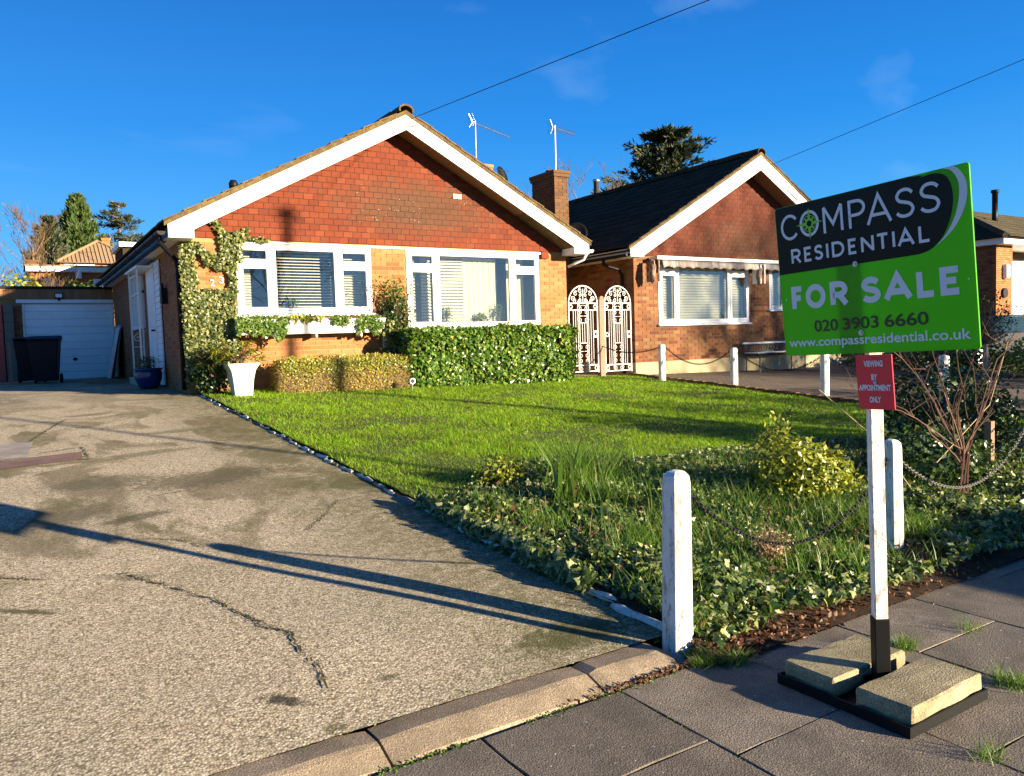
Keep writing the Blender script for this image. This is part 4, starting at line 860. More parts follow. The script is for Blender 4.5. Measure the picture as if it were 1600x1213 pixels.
for a in (.262, 2.217): q = MB(); q.box(a, a+.034, GY-.0, GY+.048, .70, 2.62); mk('door_jamb', q, 'upvc', GA)
q = MB(); q.disc((1.33, GY+.022, 1.22), .045, (0, 1, 0), .016, 14); q.box(1.27, 1.39, GY-.005, GY+.012, 1.212, 1.228); mk('handle', q, 'iron', gd)
q = MB(); q.box(.14, 2.262, GY-.06, GY-.001, 2.63, 2.715); mk('door_beam', q, 'upvc', GA, bevel=.004)
x = -3.2
while x < 2.25: w_ = .10; q = MB(); q.box(x, min(x+w_-.004, 2.262), GY-.045+random.uniform(-.002, .002), GY-.02, 2.718, 2.975); mk('cedar_board', q, 'cedar', GA); x += w_
q = MB(); q.box(-3.3, 2.262, GY-.08, GY+7, 2.978, 3.04); mk('flat_roof', q, 'blackpl', GA)
sl_ = thing('security_light', 'small black floodlight with sensor fixed above the garage door', 'light', (1.05, GY-.1, 2.8))
q = MB(); q.box(.96, 1.14, GY-.13, GY-.07, 2.74, 2.87); mk('housing', q, 'blackpl', sl_, bevel=.006); q = MB(); q.box(.98, 1.12, GY-.134, GY-.1305, 2.765, 2.85); mk('lens', q, 'upvc', sl_); q = MB(); q.lathe([(.02, 0), (.03, .02), (.02, .05)], (1.05, GY-.10, 2.685), 10); mk('sensor', q, 'blackpl', sl_)
q = MB()
for i in range(9): q.box(-.13, .07, GY-.30, GY-.09, .66+.215*i, .66+.215*i+.209)
q.box(-.17, .11, GY-.34, GY-.05, .55, .655)
M['concrete'] = mortar('grey_concrete_block', (.17, .155, .13)); tag(mk('block_pillar', q, 'concrete', bevel=.005), 'grey concrete block pillar between the red door and the white garage door', 'pillar')
rd = thing('red_garage_door', 'red painted door at the far left beside the concrete pillar', 'door', (-.7, GY, .7)); M['red'] = mat('red_gloss_paint', (.42, .02, .025), .35)
for i in range(9): q = MB(); q.box(-1.9, -.16, GY-.12, GY-.095, .70+.212*i, .70+.212*i+.206); mk('panel', q, 'red', rd, bevel=.004)
def bin_(x, y, rz, label, lid_open=0.0):
    t = thing('wheelie_bin', label, 'bin', (x, y, G(x, y)+.03), rz, 'wheelie bins by the garage')
    L = lambda n, b, m, p, **k: mk(n, b, m, p, local=True, **k)
    q = MB(); n = 4; lv = []
    for z, hw, hd in ((.06, .20, .22), (.30, .225, .25), (.88, .275, .33), (.93, .285, .34)): lv.append([(-hw, -hd, z), (hw, -hd, z), (hw, hd, z), (-hw, hd, z)])
    vs = sum(lv, []); q.add(vs, [(3, 2, 1, 0)]+[(i*4+k, i*4+(k+1) % 4, (i+1)*4+(k+1) % 4, (i+1)*4+k) for i in range(3) for k in range(4)]+[(12, 13, 14, 15)]); b = L('body', q, 'binpl', t, bevel=.02)
    q = MB(); q.prism([(-.36, .935), (-.37, .965), (-.2, 1.02), (.25, 1.04), (.35, 1.0), (.36, .935)], -.30, .30, 'x'); ld = L('lid', q, 'binpl', t, bevel=.012)
    if lid_open: ld.location = (0, .0, .0); ld.rotation_euler = (-lid_open, 0, 0)
    q = MB(); q.tube([(-.26, .40, .95), (.26, .40, .95)], .014, 6); q.box(-.27, -.24, .33, .42, .92, .98); q.box(.24, .27, .33, .42, .92, .98); L('handle', q, 'binpl', t)
    for s in (-1, 1): q = MB(); q.tube([(s*.22, .27, .10), (s*.27, .27, .10)], .10, 14); L('wheel', q, 'blackpl', t)
    return t
bin_(.60, 19.75, -.15, 'black wheelie bin with closed lid, the nearer one in front of the garage door'); bin_(.33, 20.75, -.1, 'dark wheelie bin with its lid propped up, tucked behind the nearer bin', .12)
q = MB(); q.prism([(20.3, .70), (20.33, .70), (20.75, 1.66), (20.72, 1.66)], -.08, -.03, 'x'); tag(mk('timber_batten', q, 'cedar'), 'thin brown timber batten leaning beside the bins', 'batten')
q = MB(); q.prism([(2.02, .74), (2.05, .735), (2.262, 2.02), (2.232, 2.02)], 21.0, 22.35); M['board'] = mat('grey_pink_board', (.36, .30, .29), .7); tag(mk('plasterboard_sheet', q, 'board', bevel=.003), 'grey board leaning against the shaded side wall next to the garage door', 'board')
q = MB(); q.prism([(1.92, .74), (1.935, .735), (2.20, 1.95), (2.185, 1.95)], 20.85, 21.6); tag(mk('plasterboard_sheet', q, 'poleW', bevel=.003), 'thinner pale board leaning over the front of the grey board', 'board')
q = MB(); q.box(1.2, 1.95, 18.1, 18.18, .735, .765); tag(mk('timber_plank', q, 'cedar'), 'short brown plank lying on the drive near the blue pot', 'plank')
po = thing('porch', 'thin white porch frame of posts and scrolls over the side door', 'porch', (2.1, 16.5, .7))
q = MB(); q.box(1.92, 2.262, 15.5, 17.15, .60, .86); mk('step', q, 'render', po, bevel=.01)
for x, y in ((2.0, 17.0), (2.0, 15.85), (2.2, 17.0)): q = MB(); q.box(x-.014, x+.014, y-.014, y+.014, .861, 2.86); mk('post', q, 'whiteiron', po)
q = MB(); q.box(1.95, 2.262, 15.5, 17.1, 2.862, 2.90); mk('canopy', q, 'upvc', po)
for z in (1.45, 2.15): 
    q = MB(); q.tube([(2.0, 17, z), (2.2, 17, z)], .008, 5); mk('rail', q, 'whiteiron', po)
q = MB(); spiral(q, (2.1, 17, 1.62), .08, 1.2, 1.57, 1, .008); spiral(q, (2.1, 17, 2.5), .09, 1.2, 1.57, -1, .008); mk('scroll', q, 'whiteiron', po)

# ================================================================== PLANTS
def stems(b, base, n, h, spread, r=.006, seg=4, droop=0.):
    tips = []
    for i in range(n):
        a = random.uniform(0, 6.283); s = spread*random.uniform(.2, 1); p = Vector(base)+Vector((random.gauss(0, .02), random.gauss(0, .02), 0)); pts = [p.copy()]
        for k in range(seg):
            t = (k+1)/seg; pts.append(Vector(base)+Vector((math.cos(a)*s*t**1.3+random.gauss(0, .02*h), math.sin(a)*s*t**1.3+random.gauss(0, .02*h), h*t*random.uniform(.85, 1.05)-droop*t*t)))
        b.tube(pts, [r*(1-.8*k/seg) for k in range(seg+1)], 5); tips.append(pts)
    return tips
def shrub(name, label, c, rad, n, size, m, tpl=LEAF, cat='shrub', group=None, shape=None, stem='bark', nst=9, shell=.35, up=.25):
    """crown of leaves filling an uneven ellipsoid whose foot is at c"""
    t = thing(name, label, cat, c, group=group); c = np.array(c, float); rad = np.array(rad, float)
    d = rdir(n); rr_ = rng.uniform(0, 1, n)**shell
    f = np.array([1+.28*noise.noise(Vector(v*2.1)+Vector(c)) + .16*noise.noise(Vector(v*5.5)+Vector(c)) for v in d])
    P = d*rad*(rr_*f)[:, None]; P[:, 2] = P[:, 2]+rad[2]*.95
    if shape is not None: P = shape(P)
    k = P[:, 2] > .0; P = P[k]; d = d[k]
    leaves_in('leaves', P+c, d+np.array([0, 0, up]), size, m, t, tpl)
    b = MB(); stems(b, c, nst, rad[2]*1.5, rad[0]*.8, .007+.006*rad[2]); mk('stems', b, stem, t); return t
def hedge(name, label, x0, x1, y0, y1, z1, n, size, m, tpl, corem, jit=.035):
    zf = G((x0+x1)/2, y0); t = thing(name, label, 'hedge', ((x0+x1)/2, (y0+y1)/2, zf))
    fr = (x1-x0)*(z1-zf); tp = (x1-x0)*(y1-y0); sd_ = (y1-y0)*(z1-zf); tot = fr+tp+2*sd_; P = []; N = []
    for cnt, fn, nv in ((fr, lambda u, v: (x0+u*(x1-x0), y0, zf+v*(z1-zf)), (0, -1, 0)), (tp, lambda u, v: (x0+u*(x1-x0), y0+v*(y1-y0), z1), (0, 0, 1)), (sd_, lambda u, v: (x0, y0+u*(y1-y0), zf+v*(z1-zf)), (-1, 0, 0)), (sd_, lambda u, v: (x1, y0+u*(y1-y0), zf+v*(z1-zf)), (1, 0, 0))):
        for _ in range(int(n*cnt/tot)):
            p = Vector(fn(random.random(), random.random())); nn = Vector(nv)
            bulge = .07*noise.noise(p*2.3)+.05*noise.noise(p*7); dpt = -abs(random.gauss(0, jit))*1.3+bulge
            # rounded shoulders
            cx = min(p.x-x0, x1-p.x); cz = z1-p.z; 
            sh_ = 0
            if nv[2] == 0 and cz < .15: sh_ = -(.15-cz)**2*3
            if nv[2] == 1: e = min(p.y-y0, y1-p.y, cx); sh_ = -(max(0, .15-e))**2*3.5
            if nv[1] and cx < .28: sh_ += -(.28-cx)**2*2.6
            P.append(p+nn*(dpt+sh_)); N.append(nn+Vector((0, -.1, .35)))
    P = np.array(P); leaves_in('leaves', P, np.array(N), size, m, t, tpl, jit=.75)
    q = MB(); e = .10; nx_ = max(2, int((x1-x0)/.3))
    q.box(x0+e, x1-e, y0+e, y1-e, zf-.05, z1-e); mk('hedge_core', q, corem, t, bevel=.06); return t  # solid core box added inside the leaves to block light
M['core'] = soil('dark_hedge_core', (.012, .014, .006), (.03, .03, .012)); M['coreb'] = soil('brown_hedge_core', (.07, .045, .02), (.15, .095, .04))
hb = hedge('clipped_hedge', 'low clipped golden brown hedge behind the pale pot, twiggy and half bare', 3.42, 5.62, 12.02, 12.60, 1.16, 15000, .030, 'hedgebrown', LEAF, 'coreb')
P = np.stack([rng.uniform(3.42, 5.6, 9000), 12.02+np.abs(rng.normal(0, .05, 9000)), rng.uniform(.5, 1.08, 9000)], 1)
scatter('twigs', TWIG[0], TWIG[1], P, rots(rdir(9000, .4)*np.array([1, 1, 1]), rng.uniform(0, 6, 9000)), np.stack([np.full(9000, .005), np.full(9000, .005), rng.uniform(.05, .13, 9000)], 1), 'paletwig', hb)
n = 2600; x = rng.uniform(3.46, 5.56, n); y = 12.02+np.abs(rng.normal(0, .12, n)); z = 1.17-np.abs(rng.normal(0, .16, n))-.3*np.clip(np.abs(x-4.5)-.85, 0, 1)
y = np.where(z > 1.10, 12.04+rng.uniform(0, .5, n), 12.0+rng.uniform(-.02, .05, n)); leaves_in('golden_tips', np.stack([x, y, z+.02], 1), np.tile([0, -1, .6], (n, 1)), .034, 'golden', hb, LEAF, jit=.7)
hedge('clipped_hedge', 'clipped glossy green hedge under the right front window', 5.62, 9.12, 11.98, 12.72, 1.60, 17000, .058, 'hedgegreen', IVY, 'core', .07)
P = np.stack([rng.normal(8.85, .18, 500), rng.uniform(11.9, 12.3, 500), rng.normal(1.50, .09, 500)], 1); 
# window box and its trailing plants
PB = thing('window_box', 'long white window box fixed below the left front window', 'planter', (4.2, 12.72, 1.56))
q = MB(); q.prism([(2.96, 1.80), (5.46, 1.80), (5.36, 1.56), (3.0, 1.56)], 12.585, 12.60); mk('front_board', q, 'white', PB, bevel=.003)
q = MB(); q.prism([(12.601, 1.575), (12.86, 1.575), (12.86, 1.59), (12.601, 1.59)], 3.02, 5.35, 'x'); mk('base', q, 'white', PB)
for x in (2.975, 5.41): q = MB(); q.box(x, x+.018, 12.601, 12.86, 1.6, 1.79); mk('end_board', q, 'white', PB)
q = MB(); q.box(3.0, 5.4, 12.601, 12.86, 1.60, 1.74); mk('compost', q, 'soil', PB)
for x in (3.4, 4.22, 5.0): q = MB(); q.box(x, x+.03, 12.62, 12.87, 1.50, 1.573); mk('bracket', q, 'white', PB)
def trail(x0, x1, drop, n, label, m='midleaf'):
    t = thing('trailing_ivy', label, 'plant', ((x0+x1)/2, 12.62, 1.78), group='ivy trailing from the white window box'); u = rng.uniform(0, 1, n); v = rng.uniform(0, 1, n)**.8
    ln = np.array([drop*(.75+.5*noise.noise(Vector((x0+(x1-x0)*a, 0, 0))*6)) for a in u]); P = np.stack([x0+(x1-x0)*u+rng.normal(0, .02, n), 12.565-.05*np.sin(v*3)+rng.normal(0, .02, n), 1.86-ln*v+rng.normal(0, .015, n)], 1)
    k = v < .25; P[k, 1] += rng.uniform(0, .2, k.sum()); leaves_in('leaves', P, np.tile([0, -1, .5], (n, 1)), .042, m, t, IVY, jit=.6)
    b = MB()
    for i in range(8): x = random.uniform(x0, x1); b.tube([(x, 12.68, 1.76), (x, 12.60, 1.83), (x+random.uniform(-.03, .03), 12.56, 1.7), (x, 12.57, 1.84-drop*.8)], .004, 4)
    mk('stems', b, 'twig', t)
trail(2.96, 3.72, .40, 1500, 'broadest ivy clump, hanging over the window box left end'); trail(3.75, 4.30, .10, 220, 'thin low ivy along the window box rim just right of the broadest clump', 'golden')
trail(4.48, 4.76, .22, 260, 'small ivy tuft hanging over the middle of the window box'); trail(4.92, 5.34, .36, 700, 'ivy clump hanging near the window box right end')
# wall ivy
IV = thing('wall_ivy', 'variegated cream and green ivy climbing the house corner round the number 23', 'ivy', (2.6, 12.8, .7)); P = []
def ivy_ok(x, z):
    if 2.60 < x < 2.93 and 2.28 < z < 2.58: return False
    n_ = .10*noise.noise(Vector((x*5, z*5, 1)))+.05*noise.noise(Vector((x*14, z*14, 4)))
    if z < 1.9: 
        if x < 3.02-.35*max(0, (1.25-z))+n_ and z > .8: return True
    if 1.85 <= z < 2.28 and x < 3.03+n_: return True
    if z >= 2.25:
        if x < 2.44+n_*.7 and z < 2.98: return True                    # outer stem
        if 2.86+n_ < x < 3.05 and z < 3.02: return True               # inner stem by the window
        t = (x-2.40)/.55                                             # branch sloping across above the number
        if 0 < t < 1.1 and abs(z-(2.96-.42*t)) < .085+n_: return True
        if 2.80+n_ < x < 3.20 and 2.7 < z < 3.16+.1*(x-2.8) and abs(x-2.98) < .17: return True
        t = (z-3.0)/.36
        if 0 < t < 1 and abs(x-(2.98-.27*t)) < .06+n_*.5: return True   # up to the bargeboard
        if 0 < (z-3.0) < .26 and abs(x-(3.12+.5*(z-3.0))) < .05: return True
        if 3.05 < x < 3.58 and abs(z-(3.09-.03*(x-3))) < .035+n_*.3: return True
    return False
while len(P) < 8200:
    x, z = random.uniform(2.22, 3.6), random.uniform(.78, 3.4)
    if ivy_ok(x, z): P.append((x, 12.80+random.gauss(0, .022)-.03*(z < 2.2)*random.random(), z))
P = np.array(P); leaves_in('leaves', P, np.tile([-.15, -1, .35], (len(P), 1)), .046, 'wallivy', IV, IVY, jit=.5)
b = MB()
for pts in ([(2.5, .7), (2.45, 1.5), (2.38, 2.3), (2.36, 2.9)], [(2.7, .7), (2.85, 1.4), (2.93, 2.2), (2.96, 2.9), (2.75, 3.3)], [(2.38, 2.9), (2.7, 2.72), (2.95, 2.55)], [(2.95, 2.95), (3.2, 3.08), (3.5, 3.07)]): b.tube([(x, 12.86, z) for x, z in pts], .010, 5)
mk('stems', b, 'bark', IV)
shrub('leafy_shrub', 'dark leafy shrub at the foot of the wall ivy beside the downpipe', (2.55, 12.45, .60), (.30, .28, .42), 1500, .05, 'darkleaf', LEAF)
# climber between the windows
cl = shrub('climbing_shrub', 'dark green climbing shrub on the brick between the two front windows', (5.70, 12.66, 1.35), (.30, .14, .50), 2000, .055, 'darkleaf', LEAF, shell=.5, nst=14, stem='twig')
P = np.stack([rng.normal(5.68, .22, 500), rng.uniform(12.5, 12.82, 500), rng.normal(2.28, .13, 500)], 1); leaves_in('young_leaves', P, rdir(500, .5), .04, 'midleaf', cl, LEAF)
P = np.stack([rng.normal(5.55, .10, 500), rng.uniform(12.5, 12.7, 500), rng.uniform(1.2, 1.75, 500)], 1); leaves_in('pale_leaves', P, rdir(500, .3)+np.array([0, -1, 0]), .045, 'wallivy', cl, IVY)
q = MB(); q.box(5.50, 5.58, 12.835, 12.874, 1.28, 1.56); tag(mk('meter_box', q, 'upvc', bevel=.004), 'small white box on the brick wall below the climbing shrub', 'meter box')
# plants and a bowl on the inner sills
for x, z, r, h, n, mm, lb in ((6.86, 1.66, .15, .17, 260, 'midleaf', 'bushy houseplant inside the right front window, at the blinds'), (7.62, 1.66, .12, .09, 150, 'golden', 'low yellow green houseplant in the middle of the right front window'), (8.00, 1.66, .15, .20, 260, 'midleaf', 'tall houseplant inside the right front window beside its mullion'), (3.98, 1.94, .14, .10, 160, 'midleaf', 'small houseplant inside the left front window')):
    hp = shrub('houseplant', lb, (x, 13.02, z+.05), (r, .035, h), n, .055, mm, LONG if r > .13 else LEAF, 'plant', 'houseplants on the inner sills', nst=5, stem='twig', shell=.6)
    q = MB(); q.lathe([(.035, 0), (.048, .05), (.05, .06), (.04, .06)], (x, 13.04, z-.005), 12); mk('pot', q, 'white', hp)
M['orange'] = mat('orange_ceramic', (.60, .26, .03), .4); q = MB(); q.lathe([(.03, 0), (.06, .03), (.065, .045), (.055, .045)], (4.33, 13.04, 1.936), 14); tag(mk('bowl', q, 'orange', smooth=True), 'small orange bowl on the sill inside the left front window', 'bowl')
# square pot
pt = thing('garden_pot', 'pale sage tapered square pot with flared rim at the lawn corner', 'pot', (2.86, 12.06, G(2.86, 12.06)+.05), .0); M['sage'] = mat('pale_sage_glaze', (.56, .60, .47), .4); k_ = NT(M['sage']); k_.color(k_.mix(k_.ramp(k_.noise(4, 5, .6), [(.4, 0.), (.7, .6)]), (.60, .64, .50), (.42, .46, .36)))
q = MB(); lv = [(.0, .125), (.03, .128), (.25, .150), (.38, .175), (.45, .215), (.475, .232), (.49, .232), (.49, .205), (.40, .165)]; vs = []
for z, h in lv: vs += [(-h, -h, z), (h, -h, z), (h, h, z), (-h, h, z)]
n = len(lv); q.add(vs, [(3, 2, 1, 0), (4*n-4, 4*n-3, 4*n-2, 4*n-1)]+[(i*4+k, i*4+(k+1) % 4, (i+1)*4+(k+1) % 4, (i+1)*4+k) for i in range(n-1) for k in range(4)]); mk('pot', q, 'sage', pt, local=True, bevel=.006)
def rhodo(c, label, n=26, h=.38, sp=.36, m='midleaf', lf=.15):
    t = thing('potted_shrub', label, 'plant', c); b = MB(); P = []; N = []
    for i in range(n):
        a = random.uniform(0, 6.28); s = sp*math.sqrt(random.random()); tip = Vector(c)+Vector((math.cos(a)*s, math.sin(a)*s*.8, h*random.uniform(.35, 1)))
        b.tube([Vector(c)+Vector((random.gauss(0, .03), random.gauss(0, .03), -.05)), Vector(c)+Vector((math.cos(a)*s*.4, math.sin(a)*s*.3, h*.45)), tip], [.009, .007, .004], 5)
        for k in range(9): P.append(tip+Vector((0, 0, random.uniform(-.05, .01)))); an = k*2.4; N.append((math.cos(an)*.7, math.sin(an)*.7, .45))
    N = np.array(N); nn = len(P); y = N/np.linalg.norm(N, axis=1, keepdims=True); y[:, 2] = rng.uniform(-.5, .35, nn); y /= np.linalg.norm(y, axis=1, keepdims=True)
    x = np.cross(y, np.tile([0, 0, 1.], (nn, 1))); x /= np.linalg.norm(x, axis=1, keepdims=True); z = np.cross(x, y)
    scatter('leaves', LONG[0], LONG[1], np.array(P), np.stack([x, y, z], 2), lf*rng.uniform(.6, 1.2, nn)*1.0, m, t); mk('stems', b, 'rosewood', t); return t
rhodo((2.84, 12.06, G(2.86, 12.06)+.47), 'long leaved shrub growing out of the pale square pot', 30, .40, .42, 'golden'); rhodo((2.5, 12.25, 1.0), 'dark long leaved shrub between wall ivy and pale pot', 22, .35, .3, 'darkleaf')
bp = thing('garden_pot', 'dark blue glazed round pot beside the side door', 'pot', (1.97, 14.9, G(1.9, 14.9)+.03)); M['blueglaze'] = mat('dark_blue_glaze', (.012, .025, .11), .2)
q = MB(); q.lathe([(.13, 0), (.17, .04), (.215, .16), (.225, .26), (.21, .31), (.235, .325), (.235, .35), (.20, .35), (.19, .30)], (0, 0, 0), 24); mk('pot', q, 'blueglaze', bp, smooth=True, local=True)
shrub('potted_plant', 'low dark plant with a few pale blooms growing in the blue pot', (1.97, 14.9, G(1.9, 14.9)+.33), (.20, .20, .14), 500, .05, 'darkleaf', LONG, 'plant')
# solar light
so = thing('solar_stake_light', 'small silver solar garden light on a stake at the hedge foot', 'garden light', (5.50, 11.72, G(5.5, 11.7)+.05)); z0 = G(5.5, 11.7)+.05
q = MB(); q.tube([(5.5, 11.72, z0-.03), (5.5, 11.72, z0+.12)], .008, 6); mk('stake', q, 'alu', so); q = MB(); q.tube([(5.5+.045*math.cos(a), 11.72, z0+.16+.045*math.sin(a)) for a in np.linspace(0, 6.283, 15)], .014, 6, cap=False); mk('rim', q, 'alu', so, smooth=True); q = MB(); q.disc((5.5, 11.72, z0+.16), .035, (0, 1, 0), .02, 14); mk('lens', q, 'blackpl', so)

# lawn grass -----------------------------------------------------------
def inlawn(x, y): return (x > 2.39) & (x < 10.96) & (y > bedy(x)-.15+.12*np.sin(x*9)) & (y < 12.9) & ~((x > 9.5) & (y > 12.7))
n = 330000; x = rng.uniform(2.37, 10.98, n); y = rng.uniform(4.5, 12.9, n); d = np.hypot(x, y); k = inlawn(x, y) & (rng.uniform(0, 1, n) < np.clip((7.5/d)**1.6, .12, 1)); x, y, d = x[k], y[k], d[k]
dens = np.array([noise.noise(Vector((a*1.1, b_*1.1, 0)))+.6*noise.noise(Vector((a*4, b_*4, 7))) for a, b_ in zip(x, y)]); k = rng.uniform(-.9, .5, len(x)) < dens+.42; x, y, d, dens = x[k], y[k], d[k], dens[k]
P = np.stack([x, y, gz(x, y)+.045], 1); hh = (.030+.018*np.clip(dens+.4, 0, 1))*(1+.1*(d-5)/5)
blades('lawn_grass', P, hh, np.clip(.0042*d/6, .004, .010), 'grass', lean=1.5, kind='stuff')
# fallen leaves on lawn
n = 260; x = rng.uniform(2.5, 10.5, n); y = rng.uniform(5.2, 12, n); leaves_in('fallen_leaves', np.stack([x, y, gz(x, y)+.085], 1), np.tile([0, 0, 1.], (n, 1)), .035, 'deadleaf', None, LEAF, jit=.4, kind='stuff')
# ivy ground cover in the bed
def nzv(x, y, s, o=0.): return np.array([noise.noise(Vector((a*s, b_*s, o))) for a, b_ in zip(x, y)])
n = 150000; x = rng.uniform(2.30, 10.5, n); y = rng.uniform(2.25, 5.9, n); d = np.hypot(x, y)
lim = bedy(x)+.05; k = (y < lim) & (rng.uniform(0, 1, n) < np.clip((4.6/d)**1.2, .2, 1)); 
front = 2.27-.06*np.clip((x-2.9)/.5, 0, 1); k &= (y > front+.05*np.sin(x*5)) & (((x-4.22)/.22)**2+((y-2.50)/.20)**2 > 1)
nn1 = np.zeros(n); x, y, d = x[k], y[k], d[k]; nn1 = nzv(x, y, 1.6, 2.)+.5*nzv(x, y, 5, 9.); k = rng.uniform(-.75, .5, len(x)) < nn1+.42-.28*((x > 3.4) & (x < 4.6) & (y < 4)); x, y, nn1 = x[k], y[k], nn1[k]
z = gz(x, y)+mound(x, y)+.02+.09*np.clip(nn1+.35, 0, 1)*rng.uniform(.3, 1.1, len(x)); k = x < 2.42; z[k] -= .05
N = np.tile([-.1, -.35, 1.], (len(x), 1)); leaves_in('ground_ivy', np.stack([x, y, z], 1), N, .031, 'ivybed', None, IVY, jit=.8, kind='stuff', szv=.6)
# ivy spilling over the drive edge
n = 2600; y = rng.uniform(3.05, 5.0, n); x = 2.40-.10*np.abs(nzv(y, y, 3.)) - rng.uniform(0, .05, n); leaves_in('edge_ivy', np.stack([x, y, gz(x, y)+.05+rng.uniform(0, .08, n)], 1), np.tile([-.8, -.3, .6], (n, 1)), .042, 'ivybed', None, IVY, jit=.4, kind='stuff')
# grass and weeds among the ivy
cl_ = [(2.52, 2.52, 900, .10, .10), (2.62, 2.75, 700, .16, .14), (3.1, 3.3, 900, .25, .17), (3.5, 3.0, 700, .25, .15), (3.9, 3.6, 900, .3, .18), (4.5, 3.1, 700, .2, .17), (3.4, 4.3, 500, .18, .22), (4.3, 4.5, 1000, .4, .16), (5.4, 4.6, 900, .4, .15), (2.75, 4.0, 300, .12, .14), (2.7, 4.6, 260, .1, .14), (3.7, 2.65, 500, .2, .14), (4.9, 3.4, 500, .3, .15), (3.85, 5.1, 700, .25, .24), (2.9, 3.35, 300, .12, .16), (4.6, 2.75, 500, .12, .15), (3.0, 2.62, 300, .15, .08)]
Ps = []; Hs = []
for cx, cy_, n, r, h in cl_: n = int(n*.6); x = rng.normal(cx, r, n); y = rng.normal(cy_, r*.8, n); k = (x > 2.42) & (y > 2.36); x, y = x[k], y[k]; Ps.append(np.stack([x, y, gz(x, y)+mound(x, y)], 1)); Hs.append(np.full(len(x), h))
x = rng.uniform(2.45, 7.5, 9000); y = rng.uniform(2.3, 5.4, 9000); k = (y < bedy(x)) & (nzv(x, y, 2.2, 5.) > -.05); x, y = x[k], y[k]; Ps.append(np.stack([x, y, gz(x, y)+mound(x, y)], 1)); Hs.append(rng.uniform(.05, .14, len(x)))
x = rng.uniform(2.45, 8, 2500); y = rng.uniform(2.3, 5.4, 2500); k = y < bedy(x); x, y = x[k], y[k]; leaves_in('bed_dead_leaves', np.stack([x, y, gz(x, y)+mound(x, y)+.05], 1), np.tile([0, 0, 1.], (len(x), 1)), .035, 'deadleaf', None, LEAF, jit=.8, kind='stuff')
blades('tall_grass', np.concatenate(Ps), np.concatenate(Hs), .005, 'tallgrass', lean=.9, kind='stuff')
# brown dead leaves and litter along the pavement edge
n = 850; x = 2.35+rng.exponential(.8, n); y = 2.18+np.abs(rng.normal(0, .10, n)); k = (y < 2.6) & (x < 6); x, y = x[k], y[k]
leaves_in('leaf_litter', np.stack([x, y, np.where(y < 2.22, .006, gz(x, y)+mound(x, y)*np.clip((y-2.25)*3, 0, 1)+.02+rng.uniform(0, .015, len(x)))], 1), np.tile([0, 0, 1.], (len(x), 1)), .026, 'deadleaf', None, LEAF, jit=.9, kind='stuff')
n = 420; x = rng.normal(2.1, .18, n); y = 2.262+np.abs(rng.normal(0, .012, n)); k = x < 2.3; x, y = x[k], y[k]; leaves_in('leaf_litter', np.stack([x, y-.0, .004+rng.uniform(0, .012, len(x))], 1), np.tile([0, 0, 1.], (len(x), 1)), .016, 'deadleaf', None, LEAF, jit=.5, kind='stuff')
# little grass tufts in the paving joints
Ps = [np.stack([rng.normal(cx, .03, n), rng.normal(cy_, .02, n), np.zeros(n)], 1) for cx, cy_, n in ((3.10, 1.86, 160), (2.98, 1.86, 60), (3.08, 1.46, 120), (3.09, 1.39, 80), (2.42, 2.17, 160), (2.50, 1.22, 50), (3.5, 1.8, 40), (2.32, 2.24, 200))]
blades('joint_grass', np.concatenate(Ps), .055, .003, 'tallgrass', lean=1.4, kind='stuff')
# iris clump, grass clump, small yellow shrub, golden shrub, weeds
t = thing('iris_clump', 'upright sword leaved iris clump rising above the ivy bed', 'plant', (3.2, 4.35, G(3.2, 4.35)+.05))
n = 16; x = rng.normal(3.2, .045, n); y = rng.normal(4.35, .045, n); blades('leaves', np.stack([x, y, gz(x, y)+.06], 1), .46, .030, 'midleaf', t, lean=.28)
n = 24; x = rng.normal(3.22, .06, n); y = rng.normal(4.33, .06, n); blades('dead_leaves', np.stack([x, y, gz(x, y)+.06], 1), .16, .018, 'deadleaf', t, lean=1.3)
t = thing('grass_clump', 'arching clump of long green grass just right of the iris', 'grass', (3.62, 4.75, G(3.6, 4.75)+.05)); n = 320; x = rng.normal(3.62, .11, n); y = rng.normal(4.75, .09, n); blades('blades', np.stack([x, y, gz(x, y)+.06], 1), .36, .009, 'tallgrass', t, lean=.9)
shrub('small_shrub', 'small yellowish shrub at the lawn edge, left of the iris', (3.18, 5.2, G(3.2, 5.2)+.06), (.23, .18, .11), 700, .04, 'golden', LEAF, shell=.6)
def gshape(P): P[:, 2] += .16*np.exp(-((P[:, 0]+.20)**2+(P[:, 1]-.1)**2)/.016)*(P[:, 2] > .3); P[:, 2] *= 1-.30*np.clip(P[:, 0]/.4, -1, 1)*.7; return P
shrub('golden_shrub', 'rounded yellow green shrub with pointed top left of the sign post', (4.88, 3.72, G(4.8, 3.8)+.0), (.44, .36, .245), 5200, .040, 'golden', LEAF, shape=gshape, shell=.45)
shrub('weed_clump', 'small brownish bushy weed in the bed in front of the golden shrub', (3.45, 2.84, .05), (.13, .12, .13), 900, .016, 'pinkleaf', LEAF, 'plant', shell=.7, nst=14, stem='twig')

